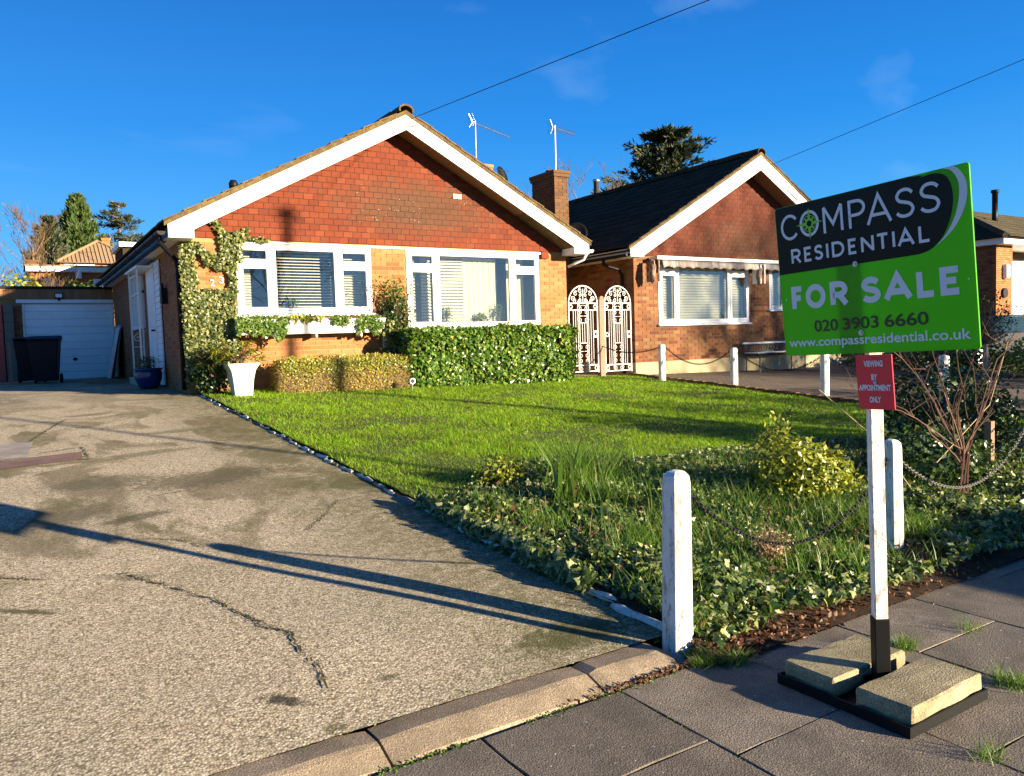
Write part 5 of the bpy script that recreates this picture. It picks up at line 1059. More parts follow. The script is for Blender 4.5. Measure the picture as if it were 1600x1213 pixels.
# bare shrub right of the sign and dark undergrowth
def branch(b, p, d, L, r, depth, gn, wob=.22, n=4, split=2, ang=.55, shrink=.72, rmin=.0015, sides=5, upb=.1):
    pts = [p.copy()]; rad = [r]; dd = d.copy()
    for i in range(n):
        dd = (dd+Vector((gn.gauss(0, wob), gn.gauss(0, wob), gn.gauss(0, wob)+upb))*.5).normalized(); pts.append(pts[-1]+dd*L/n); rad.append(max(rmin, r*(1-.45*(i+1)/n)))
    b.tube(pts, rad, sides, cap=False)
    if depth <= 0: return
    for k in range(split+(gn.random() < .4)):
        i = gn.randint(max(1, n-3), n); ax = Vector((gn.gauss(0, 1), gn.gauss(0, 1), gn.gauss(0, 1))).normalized(); nd = (dd+ax*ang*gn.uniform(.6, 1.5)).normalized()
        branch(b, pts[i], nd, L*shrink*gn.uniform(.7, 1.15), max(rmin, rad[i]*.68), depth-1, gn, wob, n, split, ang, shrink, rmin, max(3, sides-1), upb)
gn = random.Random(12); t = thing('bare_shrub', 'leafless red brown shrub with upswept stems right of the sign', 'shrub', (5.85, 3.05, .03)); b = MB()
for i in range(4): branch(b, Vector((5.83+gn.gauss(0, .04), 3.05+gn.gauss(0, .03), .0)), Vector((gn.gauss(0, .12), gn.gauss(0, .12), 1)).normalized(), .42, .012, 0, gn, .1)
mk('trunk', b, 'rosewood', t); b = MB()
for i in range(10):
    a = gn.uniform(0, 6.28); d = Vector((math.cos(a)*.55, math.sin(a)*.55, gn.uniform(.55, 1.2))).normalized(); branch(b, Vector((5.83, 3.05, gn.uniform(.3, .45))), d, gn.uniform(.35, .62), .0058, 3, gn, .22, 4, 1, .55, .8, .0012, 4, .12)
for dx, dy, hh in ((-.75, .25, .95), (-.55, .5, .55), (.35, -.3, 1.25), (.75, -.1, 1.0), (-.3, -.1, 1.2), (.2, .5, 1.35), (-.9, .1, .5)):
    p0 = Vector((5.83, 3.05, .32)); p3 = p0+Vector((dx, dy, hh)); pts = [p0.lerp(p3, u/9)+Vector((gn.gauss(0, .012), gn.gauss(0, .012), .22*hh*math.sin(math.pi*u/9)*(1 if abs(dx) > .5 else .2))) for u in range(10)]; b.tube(pts, [.0065*(1-.75*u/9) for u in range(10)], 5)
    for u in (4, 6, 8): branch(b, pts[u], Vector((gn.gauss(0, 1), gn.gauss(0, 1), .6)).normalized(), .22, .0035, 1, gn, .2, 4, 1, .5, .7, .0014, 4, .1)
mk('branches', b, 'rosewood', t)
shrub('dark_shrub', 'low dark leafy shrub under the bare red brown shrub', (6.3, 3.6, .03), (.62, .5, .26), 2600, .05, 'darkleaf', LEAF, group='dark shrubs in the right border')
shrub('dark_shrub', 'broad dark evergreen at the right edge behind the chain', (7.9, 4.3, .03), (.62, .7, .48), 4200, .055, 'darkleaf', LEAF, group='dark shrubs in the right border')
for (x, y, r, h, lb) in ((9.1, 2.75, .95, .85, 'unseen dense evergreen added for shade just outside the right border by the pavement'), (11.0, 3.0, 1.0, .95, 'taller unseen evergreen added for shade further along the right border'), (13.0, 3.2, 1.0, 1.05, 'tallest unseen evergreen added for shade at the end of the right border'), (14.8, 4.2, 1.1, .8, 'broad evergreen past the neighbour\'s drive')):
    shrub('dark_shrub', lb, (x, y, G(x, y)), (r, r*.8, h), 3500, .07, 'darkleaf', LEAF, group='dark shrubs in the right border')  # out-of-view evergreens added to cast shade over lawn and paving
gn = random.Random(5)
t = thing('dry_stems', 'thin dry stem leaning over the lawn edge in front of the far posts', 'stem', (6.6, 3.9, .05)); b = MB(); b.tube([(5.4, 3.2, .2), (5.6, 3.6, .5), (5.6, 4.1, .86)], .005, 4); b.tube([(5.9, 3.3, .3), (6.7, 3.3, .7), (7.2, 3.4, 1.2)], .004, 4); mk('stem', b, 'paletwig', t)
q = MB(); q.box(7.24, 7.30, 3.55, 3.61, 0, .50); tag(mk('wooden_stake', q, 'oldpost'), 'short wooden stake standing behind the bare shrub', 'stake')

# ================================================================== POSTS AND CHAINS
def post(x, y, w_, h, label, group, z=None, lean=(0, 0), rz=0., m='chippy', taper=.9):
    z = G(x, y)+.01 if z is None else z; c = w_*.22; b = MB(); prof = []
    lv = [(-.06, 1), (h-.10, taper), (h-.05, taper*.99), (h-.022, taper*.9), (h-.006, taper*.62), (h, taper*.3)]; vs = []
    for zz, s in lv:
        hw = w_/2*s; cc = c*s; vs += [(-hw+cc, -hw, zz), (hw-cc, -hw, zz), (hw, -hw+cc, zz), (hw, hw-cc, zz), (hw-cc, hw, zz), (-hw+cc, hw, zz), (-hw, hw-cc, zz), (-hw, -hw+cc, zz)]
    n = len(lv); b.add(vs, [tuple(range(7, -1, -1)), tuple((n-1)*8+k for k in range(8))]+[(i*8+k, i*8+(k+1) % 8, (i+1)*8+(k+1) % 8, (i+1)*8+k) for i in range(n-1) for k in range(8)])
    o = mk('bollard', b, m, local=True, bevel=.002); o.location = (x, y, z); o.rotation_euler = (lean[0], lean[1], rz); tag(o, label, 'post', group); return o
post(2.345, 2.43, .118, .775, 'chipped white concrete post at the drive corner, nearest of all', 'white posts with chains', z=.0, lean=(.0, .015), rz=.15)
post(4.30, 2.655, .112, .735, 'chipped white post standing just behind the sign pole', 'white posts with chains', z=-.03, lean=(0, -.03), rz=.2)
post(7.75, 3.45, .11, .75, 'white post in the border beyond the right edge', 'white posts with chains')
M['postw'] = chippy('clean_white_post', (.80, .79, .75)); k_ = M['postw']
for (x, y, h, lb) in ((10.82, 11.5, .77, 'white post opposite the left end of the neighbour\'s window'), (11.25, 10.05, .77, 'white post in line with the neighbour\'s window right end'), (11.36, 8.2, .78, 'white post seen under the sale board left corner'), (11.1, 6.08, .87, 'white post seen right of the red sign, behind the bare shrub')):
    post(x, y, .125, h, lb, 'white posts with chains', m='postw', taper=1.0)
LK = MB(); a_, b_ = .015, .0085
pts = [(0, b_*math.sin(t)+0, a_*(1 if math.cos(t) > 0 else -1)*0+ (a_-.0)*math.cos(t)*1.15) for t in np.linspace(0, 2*math.pi, 13)]; LK.tube(pts, .0034, 5, cap=False)
lkme = bpy.data.meshes.new('chain_link'); lkme.from_pydata(LK.v, [], LK.f); lkme.materials.append(M['iron']); lkme.polygons.foreach_set('use_smooth', [True]*len(lkme.polygons))
def chain(p, q_, sag, label, indiv, sc=1.0, m='iron'):
    p, q_ = Vector(p), Vector(q_); t = thing('chain', label, 'chain', tuple(p), group='chains hung between the white posts')
    f = lambda u: p.lerp(q_, u)-Vector((0, 0, 4*sag*u*(1-u))); N_ = 400; L_ = sum((f((i+1)/N_)-f(i/N_)).length for i in range(N_)); step = .0265*sc; n = int(L_/step); out = MB(); acc = 0; k = 0; prev = f(0)
    for i in range(1, N_+1):
        c = f(i/N_); acc += (c-prev).length
        while acc >= step and k < n:
            acc -= step; d = (f(min(1, i/N_+.01))-f(i/N_-.01)).normalized(); R = d.to_track_quat('Z', 'Y').to_matrix() @ Matrix.Rotation((k % 2)*math.pi/2+.5+random.uniform(-.15, .15), 3, 'Z'); ps = c-d*acc
            if indiv:
                o = bpy.data.objects.new('chain_link', lkme); link(o, t); o.matrix_local = Matrix.Translation(ps-p) @ R.to_4x4() @ Matrix.Scale(sc, 4)
            else: out.add([R @ (Vector(v)*sc)+ps for v in LK.v], LK.f)
            k += 1
        prev = c
    if not indiv: mk('chain_link', out, m, t, kind='stuff')
    b = MB(); b.tube([p-Vector((.03, 0, 0)), p+Vector((.005, 0, 0))], .006*sc, 6); b.tube([q_-Vector((.005, 0, 0)), q_+Vector((.03, 0, 0))], .006*sc, 6); mk('hook', b, 'iron', t)
chain((2.41, 2.445, .685), (4.24, 2.64, .60), .36, 'black chain sagging between the drive corner post and the post behind the sign', True, 1.05)
M['chain_sunlit'] = mat('sunlit_grey_chain', (.10, .095, .085), .5, .3)  # link colour lightened to stand in for sun on this chain
for me_ in (lkme,): lk2 = me_.copy(); lk2.materials.clear(); lk2.materials.append(M['chain_sunlit'])
lk0 = lkme; lkme = lk2
chain((4.36, 2.66, .58), (7.69, 3.40, .60), .40, 'chain in sunlit grey sagging in front of the bare shrub at the right', True, 1.2)
lkme = lk0
chain((10.44, 12.85, 1.16), (10.76, 11.5, 1.12), .12, 'chain from the wooden gate post to the first white post', False, 1.5); chain((10.88, 11.47, 1.13), (11.2, 10.08, 1.03), .30, 'chain before the neighbour\'s wide window, between the first two far posts', False, 1.5)
chain((11.29, 10.02, 1.02), (11.34, 8.25, .92), .30, 'chain in front of the garden bench', False, 1.5); chain((11.38, 8.15, .91), (11.1, 6.14, .86), .33, 'chain passing behind the red viewing sign', False, 1.5)

# ================================================================== FOR SALE SIGN
SG = thing('for_sale_sign', 'green and black FOR SALE board on a white pole in a weighted black base', 'sign', (2.655, 1.685, 0))
BSC = .935; BL, BR_, TL = Vector((2.561, 2.022, 1.254)), Vector((2.514, 1.264, 1.277)), Vector((2.525, 2.042, 1.823))
Ux = (BR_-BL).normalized(); Nz = Ux.cross(TL-BL).normalized(); Vy = Nz.cross(Ux)
MB4 = Matrix((Ux, Vy, Nz)).transposed().to_4x4(); MB4.translation = BL; MB4 = MB4 @ Matrix.Scale(BSC, 4)
def onboard(o, dz, parent=SG): o.matrix_local = Matrix.Translation(-wloc(parent)) @ MB4 @ Matrix.Translation((0, 0, dz)); return o
def corr(name, c, tr=.25, c2=None):
    m = mat(name, c, .35, spec=.2); k = NT(m); 
    wv = k.noise(2, 3); k.color(k.mix(k.ramp(wv, [(.3, 0.), (.7, .25)]), c, tuple(x*.8 for x in c))); t = k.n('ShaderNodeBsdfTranslucent'); t.inputs[0].default_value = (*c2, 1) if c2 else (*c, 1)
    mx = k.n('ShaderNodeMixShader'); mx.inputs[0].default_value = tr; k.l(k.b.outputs[0], mx.inputs[1]); k.l(t.outputs[0], mx.inputs[2]); k.l(mx.outputs[0], k.t.nodes['Material Output'].inputs[0]); return m
M['bgreen'] = corr('green_corrugated_plastic', (.085, .42, .010), .24, (.16, .62, .01)); M['bblack'] = corr('black_print', (.010, .008, .006), .12, (.10, .05, .01)); M['bwhite'] = mat('white_print', (.68, .70, .72), .35); M['lime'] = mat('lime_print', (.22, .58, .03), .35); M['bnum'] = mat('black_number_print', (.015, .013, .008), .35)
def poly_on(pts, m, name, dz, th=.0):
    b = MB(); b.add([(x, y, 0) for x, y in pts], [tuple(range(len(pts)))]); return onboard(mk(name, b, m, SG, local=True), dz)
def rrect(x0, x1, y0, y1, r, n=4):
    p = []
    for cx, cy_, a0 in ((x1-r, y0+r, -90), (x1-r, y1-r, 0), (x0+r, y1-r, 90), (x0+r, y0+r, 180)):
        p += [(cx+r*math.cos(math.radians(a0+90*i/n)), cy_+r*math.sin(math.radians(a0+90*i/n))) for i in range(n+1)]
    return p
b = MB(); b.prism(rrect(0, .812, 0, .61, .010), -.006, 0, 'z'); onboard(mk('board', b, 'bgreen', SG, local=True), 0)
def smooth(pts, n=6):   # Catmull-Rom
    out = []
    for i in range(len(pts)-1):
        p0, p1, p2, p3 = (Vector(pts[max(0, i-1)]), Vector(pts[i]), Vector(pts[i+1]), Vector(pts[min(len(pts)-1, i+2)]))
        for k in range(n): t = k/n; out.append(tuple(.5*((2*p1)+(p2-p0)*t+(2*p0-5*p1+4*p2-p3)*t*t+(3*p1-p0-3*p2+p3)*t**3)))
    return out+[pts[-1]]
edge = smooth([(.576, .337), (.631, .339), (.672, .352), (.708, .383), (.733, .424), (.751, .475), (.757, .523), (.749, .562), (.731, .585), (.703, .598), (.655, .602)])
poly_on([(.002, .337)]+edge+[(.60, .6085), (.010, .6085), (.0025, .60)], 'bblack', 'black_panel', .0006)
outer = smooth([(.640, .596), (.687, .609), (.730, .6085), (.759, .592), (.776, .556), (.772, .503), (.755, .448), (.722, .392), (.686, .356)]); inner = smooth([(.640, .596), (.690, .600), (.725, .590), (.745, .565), (.754, .523), (.750, .475), (.735, .428), (.712, .388), (.686, .356)])
def band(o_, i_, m, name, dz):
    b = MB(); n = len(o_); b.add([(x, y, 0) for x, y in o_]+[(x, y, 0) for x, y in i_], [(k, k+1, n+k+1, n+k) for k in range(n-1)]); onboard(mk(name, b, m, SG, local=True), dz)
band(outer, inner, 'bgreen', 'green_swoosh', .0012)
o2 = smooth([(.722, .6085), (.762, .607), (.787, .584), (.802, .546), (.800, .498), (.780, .447), (.742, .398), (.686, .357)]); i2 = smooth([(.722, .6085), (.748, .600), (.766, .578), (.776, .546), (.773, .500), (.757, .447), (.726, .396), (.686, .357)])
band(o2, i2, 'bwhite', 'white_swoosh', .0018)
def word(s, x0, x1, y0, y1, m, off=0., name='lettering', dz=.0024): return onboard(text(s, m, SG, .1, name, 0, off, box=(x0, x1, y0, y1)), dz)
def letters(s, spans, y0, y1, m, off):
    for ch, (a, b_) in zip(s, spans): word(ch, a, b_, y0, y1, m, off)
def stroke(path, w_, m, name='letter', dz=.0024):
    """flat letter stroke of even width along a path"""
    b = MB(); P_ = []
    for p in path:
        v = Vector((*p, 0))
        if not P_ or (v-P_[-1]).length > 1e-5: P_.append(v)
    n = len(P_); L_, R_ = [], []; closed = (P_[0]-P_[-1]).length < 1e-5
    for i in range(n):
        d0 = (P_[i]-P_[i-1]).normalized() if i else ((P_[-1]-P_[-2]).normalized() if closed else (P_[1]-P_[0]).normalized())
        d1 = (P_[i+1]-P_[i]).normalized() if i < n-1 else ((P_[1]-P_[0]).normalized() if closed else d0)
        n0, n1 = Vector((-d0.y, d0.x, 0)), Vector((-d1.y, d1.x, 0)); nn = (n0+n1).normalized(); nn = nn*w_/2/max(.33, nn.dot(n0))
        L_.append(tuple(P_[i]+nn)); R_.append(tuple(P_[i]-nn))
    b.add(L_+R_, [(i, i+1, n+i+1, n+i) for i in range(n-1)]); return b
def arc(cx, cy_, rx, ry, a0, a1, n=22): return [(cx+rx*math.cos(math.radians(a0+(a1-a0)*i/n)), cy_+ry*math.sin(math.radians(a0+(a1-a0)*i/n))) for i in range(n+1)]
def glyph(ch, x0, x1, y0, y1, w_, parts, m='bwhite', dz=.0024):
    """parts: paths in a unit box, drawn inside (x0..x1, y0..y1) with stroke w_"""
    b = MB(); X = lambda u: x0+w_/2+u*(x1-x0-w_); Y = lambda v: y0+w_/2+v*(y1-y0-w_)
    for j, p in enumerate(parts): s = stroke([(X(u), Y(v)) for u, v in p], w_, m); b.add([(x, y, z+j*.00006) for x, y, z in s.v], s.f)
    return onboard(mk('letter', b, m, SG, local=True), dz)
def sglyph(): return [smooth([(.97, .84), (.78, .96), (.50, 1.0), (.20, .94), (.05, .76), (.18, .60), (.50, .52), (.82, .43), (.97, .25), (.82, .06), (.50, 0), (.20, .04), (.0, .15)], 5)]
GL = {'C': [arc(.56, .5, .56, .5, 38, 322, 26)], 'O': [arc(.5, .5, .5, .5, 0, 360, 34)], 'M': [[(0, -.06), (0, 1)], [(0, 1.03), (.5, .28), (1, 1.03)], [(1, 1), (1, -.06)]],
      'P': [[(0, -.07), (0, 1), (.5, 1)]+arc(.5, .72, .5, .28, 90, -90, 12)+[(0, .44)]], 'A': [[(-.02, -.07), (.5, 1.04), (1.02, -.07)], [(.18, .28), (.82, .28)]], 'S': sglyph(),
      'R': [[(0, -.07), (0, 1), (.45, 1)]+arc(.45, .72, .5, .28, 90, -90, 12)+[(0, .44)], [(.5, .44), (1, -.07)]], 'E': [[(1.06, 1), (0, 1), (0, 0), (1.06, 0)], [(0, .51), (.9, .51)]], 'I': [[(.5, -.06), (.5, 1.06)]],
      'D': [[(0, 0), (0, 1), (.4, 1)]+arc(.4, .5, .6, .5, 90, -90, 16)+[(-.0, 0)]], 'N': [[(0, -.07), (0, 1.05)], [(0, 1.0), (1, 0.)], [(1, -.05), (1, 1.07)]], 'T': [[(-.05, 1), (1.05, 1)], [(.5, 1), (.5, -.07)]], 'L': [[(0, 1.07), (0, 0), (1.05, 0)]],
      'F': [[(1.06, 1), (0, 1), (0, -.08)], [(0, .5), (.9, .5)]]}
for ch, (a, b_) in zip('COMPASS', [(.028, .112), (.124, .217), (.236, .327), (.351, .425), (.428, .529), (.544, .619), (.636, .712)]): glyph(ch, a, b_, .472, .575, .0115, GL[ch])
xs = [(.070, .117), (.131, .167), (.178, .218), (.232, .242), (.257, .310), (.326, .362), (.379, .431), (.441, .487), (.501, .511), (.520, .581), (.596, .636)]
sc_ = (.667-.070)/(.636-.070)
for ch, (a, b_) in zip('RESIDENTIAL', xs): glyph(ch, .070+(a-.07)*sc_, .070+(b_-.07)*sc_, .375, .434, .0105 if ch != 'I' else .0105, GL[ch])
for ch, (a, b_) in zip('FORSALE', [(.055, .117), (.126, .222), (.243, .327), (.382, .465), (.475, .588), (.605, .676), (.690, .764)]): glyph(ch, a, b_, .186, .283, .0235, GL[ch])
for s, a, b_ in (('020', .157, .269), ('3903', .290, .446), ('6660', .470, .641)): word(s, a, b_, .092, .139, 'bnum', .0018)
word('www.compassresidential.co.uk', .024, .786, .024, .072, 'bwhite', .0018)
# compass rose in the O
b = MB(); cx, cyy = .1715, .523
for k in range(8):
    a = k*math.pi/4; L_ = .064 if k % 2 == 0 else .037; w_ = .0085 if k % 2 == 0 else .007; d = (math.cos(a), math.sin(a)); e = (-math.sin(a), math.cos(a))
    b.add([(cx+d[0]*.013+e[0]*w_, cyy+d[1]*.013+e[1]*w_, k*.00004), (cx+d[0]*L_, cyy+d[1]*L_, k*.00004), (cx+d[0]*.013-e[0]*w_, cyy+d[1]*.013-e[1]*w_, k*.00004)], [(0, 2, 1)])
s = stroke(arc(cx, cyy, .016, .016, 0, 360, 24), .008, 'lime'); b.add([(x, y, .0006) for x, y, z in s.v], s.f); s = stroke(arc(cx, cyy, .031, .031, 0, 360, 28), .0025, 'lime'); b.add([(x, y, .0007) for x, y, z in s.v], s.f); onboard(mk('compass_emblem', b, 'lime', SG, local=True), .0030)
M['zinc'] = mat('zinc_bolt', (.45, .50, .52), .35, .8)
for u, v in ((.366, .337), (.370, .078)):
    b = MB(); b.lathe([(.011, 0), (.011, .0015), (.006, .0017), (.006, .005), (.003, .006)], (u, v, 0), 14); onboard(mk('bolt', b, 'zinc', SG, local=True), .0032)
for u, v in ((.026, .233), (.789, .234)): b = MB(); b.lathe([(.0035, 0), (.0035, .0008)], (u, v, 0), 10); onboard(mk('rivet_hole', b, 'bwhite', SG, local=True), .0012)
# red board
M['bred'] = mat('red_plastic', (.80, .018, .045), .3)
b = MB(); b.prism(rrect(.334, .486, -.214, -.0075, .004), -.004, 0, 'z'); rb = onboard(mk('red_board', b, 'bred', SG, local=True, label='small red VIEWING BY APPOINTMENT ONLY board'), -.0005)
M['redwhite'] = mat('white_letter', (.80, .78, .76), .4)
for s, a, b_, c, d in (('VIEWING', .369, .449, -.052, -.029), ('BY', .398, .423, -.103, -.080), ('APPOINTMENT', .341, .476, -.143, -.120), ('ONLY', .384, .432, -.188, -.165)): onboard(text(s, 'redwhite', SG, .1, 'lettering', 0, .0035, box=(a, b_, c, d)), .0012)
b = MB(); b.lathe([(.008, 0), (.008, .002), (.004, .005)], (.413, -.112, 0), 12); onboard(mk('bolt', b, 'zinc', SG, local=True), .0014)
# pole: follows the board's slight lean
ptop = BL+Ux*.380+Vy*.52-Nz*.046; pbot = Vector((2.655, 1.685, .030)); ax = (ptop-pbot).normalized()
def pole(a, b_, m, name, h=.0225):
    q = MB(); xa = Vector((math.cos(-.66), math.sin(-.66), 0)); xa = (xa-ax*xa.dot(ax)).normalized(); ya = ax.cross(xa); vs = []
    for p in (a, b_): vs += [p+(xa*sx+ya*sy_)*h for sx, sy_ in ((-1, -1), (1, -1), (1, 1), (-1, 1))]
    q.add(vs, [(3, 2, 1, 0), (4, 5, 6, 7), (0, 1, 5, 4), (1, 2, 6, 5), (2, 3, 7, 6), (3, 0, 4, 7)]); return mk(name, q, m, SG, bevel=.0025)
pm = pbot+ax*.258; pole(pm, ptop, 'poleW', 'pole'); pole(pbot, pm-ax*.001, 'iron', 'steel_foot', .0265)
pz = pbot+ax*.55
# black base tray, turned slightly, and its two concrete weights
b = MB(); X0, X1, Y0, Y1 = 2.405, 2.895, 1.425, 1.955
b.box(X0, X1, Y0, Y1, .003, .012)
for a in ((X0, X1, Y0, Y0+.006), (X0, X1, Y1-.006, Y1), (X0, X0+.006, Y0+.006, Y1-.006), (X1-.006, X1, Y0+.006, Y1-.006)): b.box(*a, .0121, .040)
mk('base_tray', b, 'iron', SG)
b = MB(); b.box(2.60, 2.76, 1.716, 1.722, .0125, .06); mk('socket', b, 'iron', SG)
def cblock(x0, x1, y0, y1, z0, z1, sd, label):
    bm = bmesh.new(); bmesh.ops.create_cube(bm, size=1)
    for v in bm.verts: v.co = Vector((v.co.x*(x1-x0), v.co.y*(y1-y0), v.co.z*(z1-z0)))
    bmesh.ops.bevel(bm, geom=[e for e in bm.edges], offset=.006, segments=1, affect='EDGES'); bmesh.ops.subdivide_edges(bm, edges=bm.edges[:], cuts=5, use_grid_fill=True); bmesh.ops.triangulate(bm, faces=bm.faces[:])
    for v in bm.verts:
        p = v.co+Vector((sd*7, 0, 0)); e = noise.noise(p*22)*.0035+noise.noise(p*70)*.0015
        ex = sum((abs(abs(c)-s/2) < .02) for c, s in zip(v.co, (x1-x0, y1-y0, z1-z0)))
        if ex >= 2: e -= max(0, noise.noise(p*11)+.15)*.020
        v.co += v.co.normalized()*e
    me = bpy.data.meshes.new('concrete_weight'); bm.to_mesh(me); bm.free(); me.materials.append(M['blockM']); o = bpy.data.objects.new('concrete_weight', me); col.objects.link(o); o.location = ((x0+x1)/2, (y0+y1)/2, (z0+z1)/2); o.rotation_euler = (0, 0, random.uniform(-.02, .02)); return tag(o, label, 'concrete block', 'concrete weights on the sign base')
cblock(2.430, 2.885, 1.437, 1.648, .014, .094, 1, 'rough concrete block on the sign base, the one nearest the kerb side foreground'); cblock(2.43, 2.885, 1.728, 1.945, .014, .090, 2, 'rough mossy concrete block on the sign base, the one against the flower bed')

# ================================================================== POLE AND WIRES
TP = Vector((16.02, -8.12, 8.25)); t = thing('telegraph_pole', 'tall wooden telegraph pole across the road carrying the overhead wires', 'pole', (TP.x, TP.y, 0))
q = MB(); q.tube([(TP.x, TP.y, -.3), (TP.x, TP.y, 8.6)], [.13, .075], 10); mk('pole', q, 'bark', t); q = MB(); q.box(TP.x-.17, TP.x+.17, TP.y-.05, TP.y+.05, 8.46, 8.55); mk('crossarm', q, 'bark', t)
t = thing('added_street_lamp', 'unseen grey lamp column added for its thin shadow across the drive', 'street lamp', (9.5, -5.24, 0)); q = MB(); q.tube([(9.5, -5.24, -.2), (9.5, -5.24, 1.2), (9.5, -5.24, 1.25), (9.5, -5.24, 5.2)], [.07, .07, .045, .035], 10); mk('column', q, 'alu', t); q = MB(); q.tube([(9.5, -5.24, 5.15), (9.3, -5.0, 5.3), (9.05, -4.7, 5.3)], [.05, .08, .05], 8); mk('lantern', q, 'alu', t)  # column out of view, added for the streak it casts on the drive
def wire(a, b_, sag, label):
    a, b_ = Vector(a), Vector(b_); q = MB(); q.tube([a.lerp(b_, i/24)-Vector((0, 0, 4*sag*(i/24)*(1-i/24))) for i in range(25)], .0065, 4); o = mk('overhead_wire', q, 'blackpl'); recentre(o, a); tag(o, label, 'wire')
wire((5.98, 12.42, 5.18), TP, .0, 'thin black overhead wire running up from the main gable apex'); wire((15.1, 12.42, 5.20), TP, .0, 'thin black overhead wire running up from the neighbour\'s gable apex')
q = MB(); q.tube([(14.95, 12.425, 5.12), (15.5, 12.42, 4.93), (16.2, 12.42, 4.5)], .006, 4); mk('phone_cable', q, 'blackpl', B); q = MB(); q.tube([(5.9, 12.42, 5.05), (6.05, 12.40, 5.06), (6.02, 12.40, 5.12)], .008, 5); mk('wire_bracket', q, 'alu', A)

# ================================================================== TREES
def baretree(x, y, z, h, spread, seed, label, group, depth=5, m='bark', r=.16, n0=9, ang=.6, cat='tree'):
    gn = random.Random(seed); t = thing('bare_tree', label, cat, (x, y, z), group=group); b = MB(); top_ = Vector((x+gn.gauss(0, .2), y, z+h*.75)); b.tube([(x, y, z-.3), (x+.05, y, z+h*.3), top_], [r, r*.75, r*.25], 8); mk('trunk', b, m, t); b = MB()
    for i in range(n0):
        f = gn.uniform(.28, 1.0); p = Vector((x, y, z)).lerp(top_, f); a = gn.uniform(0, 6.28); d = Vector((math.cos(a)*spread, math.sin(a)*spread, gn.uniform(.5, 1.1))).normalized(); branch(b, p, d, h*.30*(1.15-f*.5), r*.42*(1.1-f*.6), depth, gn, .22, 3, 2, ang, .70, .008, 4, .18)
    mk('branches', b, m, t); return t
for i, (x, y, h, lb) in enumerate(((14.5, -36, 13, 'bare tree far across the road, mirrored in the left front window'), (19.0, -40, 14, 'taller bare tree far across the road, mirrored beside the first'), (29.5, -13, 10.5, 'bare tree across the road that dapples the neighbour\'s wall'), (33.5, -15.5, 11.5, 'bigger bare tree across the road further right'))):
    baretree(x, y, 0, h, .8, 30+i, lb, 'bare trees across the road', 5 if i < 2 else 4, r=.2, n0=15 if i < 2 else 30)
def clumps(t, cs, per, size, m, name='foliage', flat=.45, tpl=LEAF, jit=.9):
    P = []; N = []
    for (c, r) in cs:
        d = rdir(per); q = d*(rng.uniform(.3, 1, per)**.5)[:, None]*r; q[:, 2] *= flat; P.append(q+np.array(c)); N.append(d)
    return leaves_in(name, np.concatenate(P), np.concatenate(N), size, m, t, tpl, jit=jit)
def sprays(t, items, per, size, m, up=.35):
    P = []; D = []
    for (c, r, d) in items:
        q = rng.normal(size=(per, 3))*r*np.array([1, 1, .45]); P.append(q+np.array(c)); dd = np.array(d)+rng.normal(size=(per, 3))*.45; dd[:, 2] += up; D.append(dd)
    P = np.concatenate(P); y = np.concatenate(D); y /= np.linalg.norm(y, axis=1, keepdims=True); rd = rng.normal(size=y.shape); x = np.cross(y, rd); x /= np.linalg.norm(x, axis=1, keepdims=True); z = np.cross(x, y)
    n = len(P); return scatter('foliage', LONG[0], LONG[1], P, np.stack([x, y, z], 2), np.stack([size*1.5*rng.uniform(.6, 1.3, n), size*rng.uniform(.6, 1.4, n), np.full(n, size)], 1), m, t)
def conifer(x, y, z, h, w_, label, m, n, seed, flat=.4, per=60, size=.35, droop=0., gap=0., top=.1, trunk='bark', pw=.8, group=None, sl=.55, cr=.30):
    gn = random.Random(seed); t = thing('conifer', label, 'tree', (x, y, z), group=group); b = MB(); b.tube([(x, y, z-.3), (x, y, z+h*.97)], [w_*.06+.08, .03], 8); mk('trunk', b, trunk, t); cs = []; b = MB()
    for i in range(n):
        f = gn.random()**.9; zz = z+h*(top+(1-top)*f); R = w_*(1-f)**pw*gn.uniform(.35, 1.30)+.15
        if gap and noise.noise(Vector((f*7, seed, 0))) < -gap: continue
        a = gn.uniform(0, 6.283); tip = Vector((x+math.cos(a)*R, y+math.sin(a)*R, zz+R*(sl)-droop*R)); b.tube([(x, y, zz-.1), tip], [.05, .015], 4)
        dv = (tip-Vector((x, y, zz))).normalized()
        for k in range(5): u = .25+.2*k; cs.append((tuple(Vector((x, y, zz)).lerp(tip, u)), (R*cr*.55+.05)*(1.15-.18*k), tuple(dv)))
    mk('boughs', b, trunk, t); sprays(t, cs, per, size, m, .5 if flat > .8 else .15); return t
conifer(4.0*60/60+.2, 60, 3, 8.6, 2.2, 'bushy bright green conifer behind the brown tiled house', 'conifer', 230, 3, flat=1.0, per=16, size=.36, sl=1.3, pw=1.15)
conifer(2.3, 57, 3, 6.6, 1.3, 'smaller brownish conifer at the left of the bushy green one', 'conifer_d', 90, 4, flat=1.0, per=18, size=.32, sl=1.0)
conifer(6.9, 62, 3, 8.8, 2.2, 'layered blue green pine rising behind the brown tiled house', 'conifer_d', 85, 9, flat=.3, per=24, size=.24, gap=.12, top=.35, pw=.45, sl=.12, cr=.34)
conifer(40.2, 41.5, 0, 15.6, 5.0, 'large dark conifer standing behind the neighbour\'s roof', 'conifer_d', 260, 14, flat=.32, per=22, size=.42, top=.35, pw=.5, sl=.28, cr=.20)
baretree(1.25, 52, 2, 7.2, .38, 77, 'slim bare tree left of the conifers', None, 4, 'twig', .09, 15, .38)
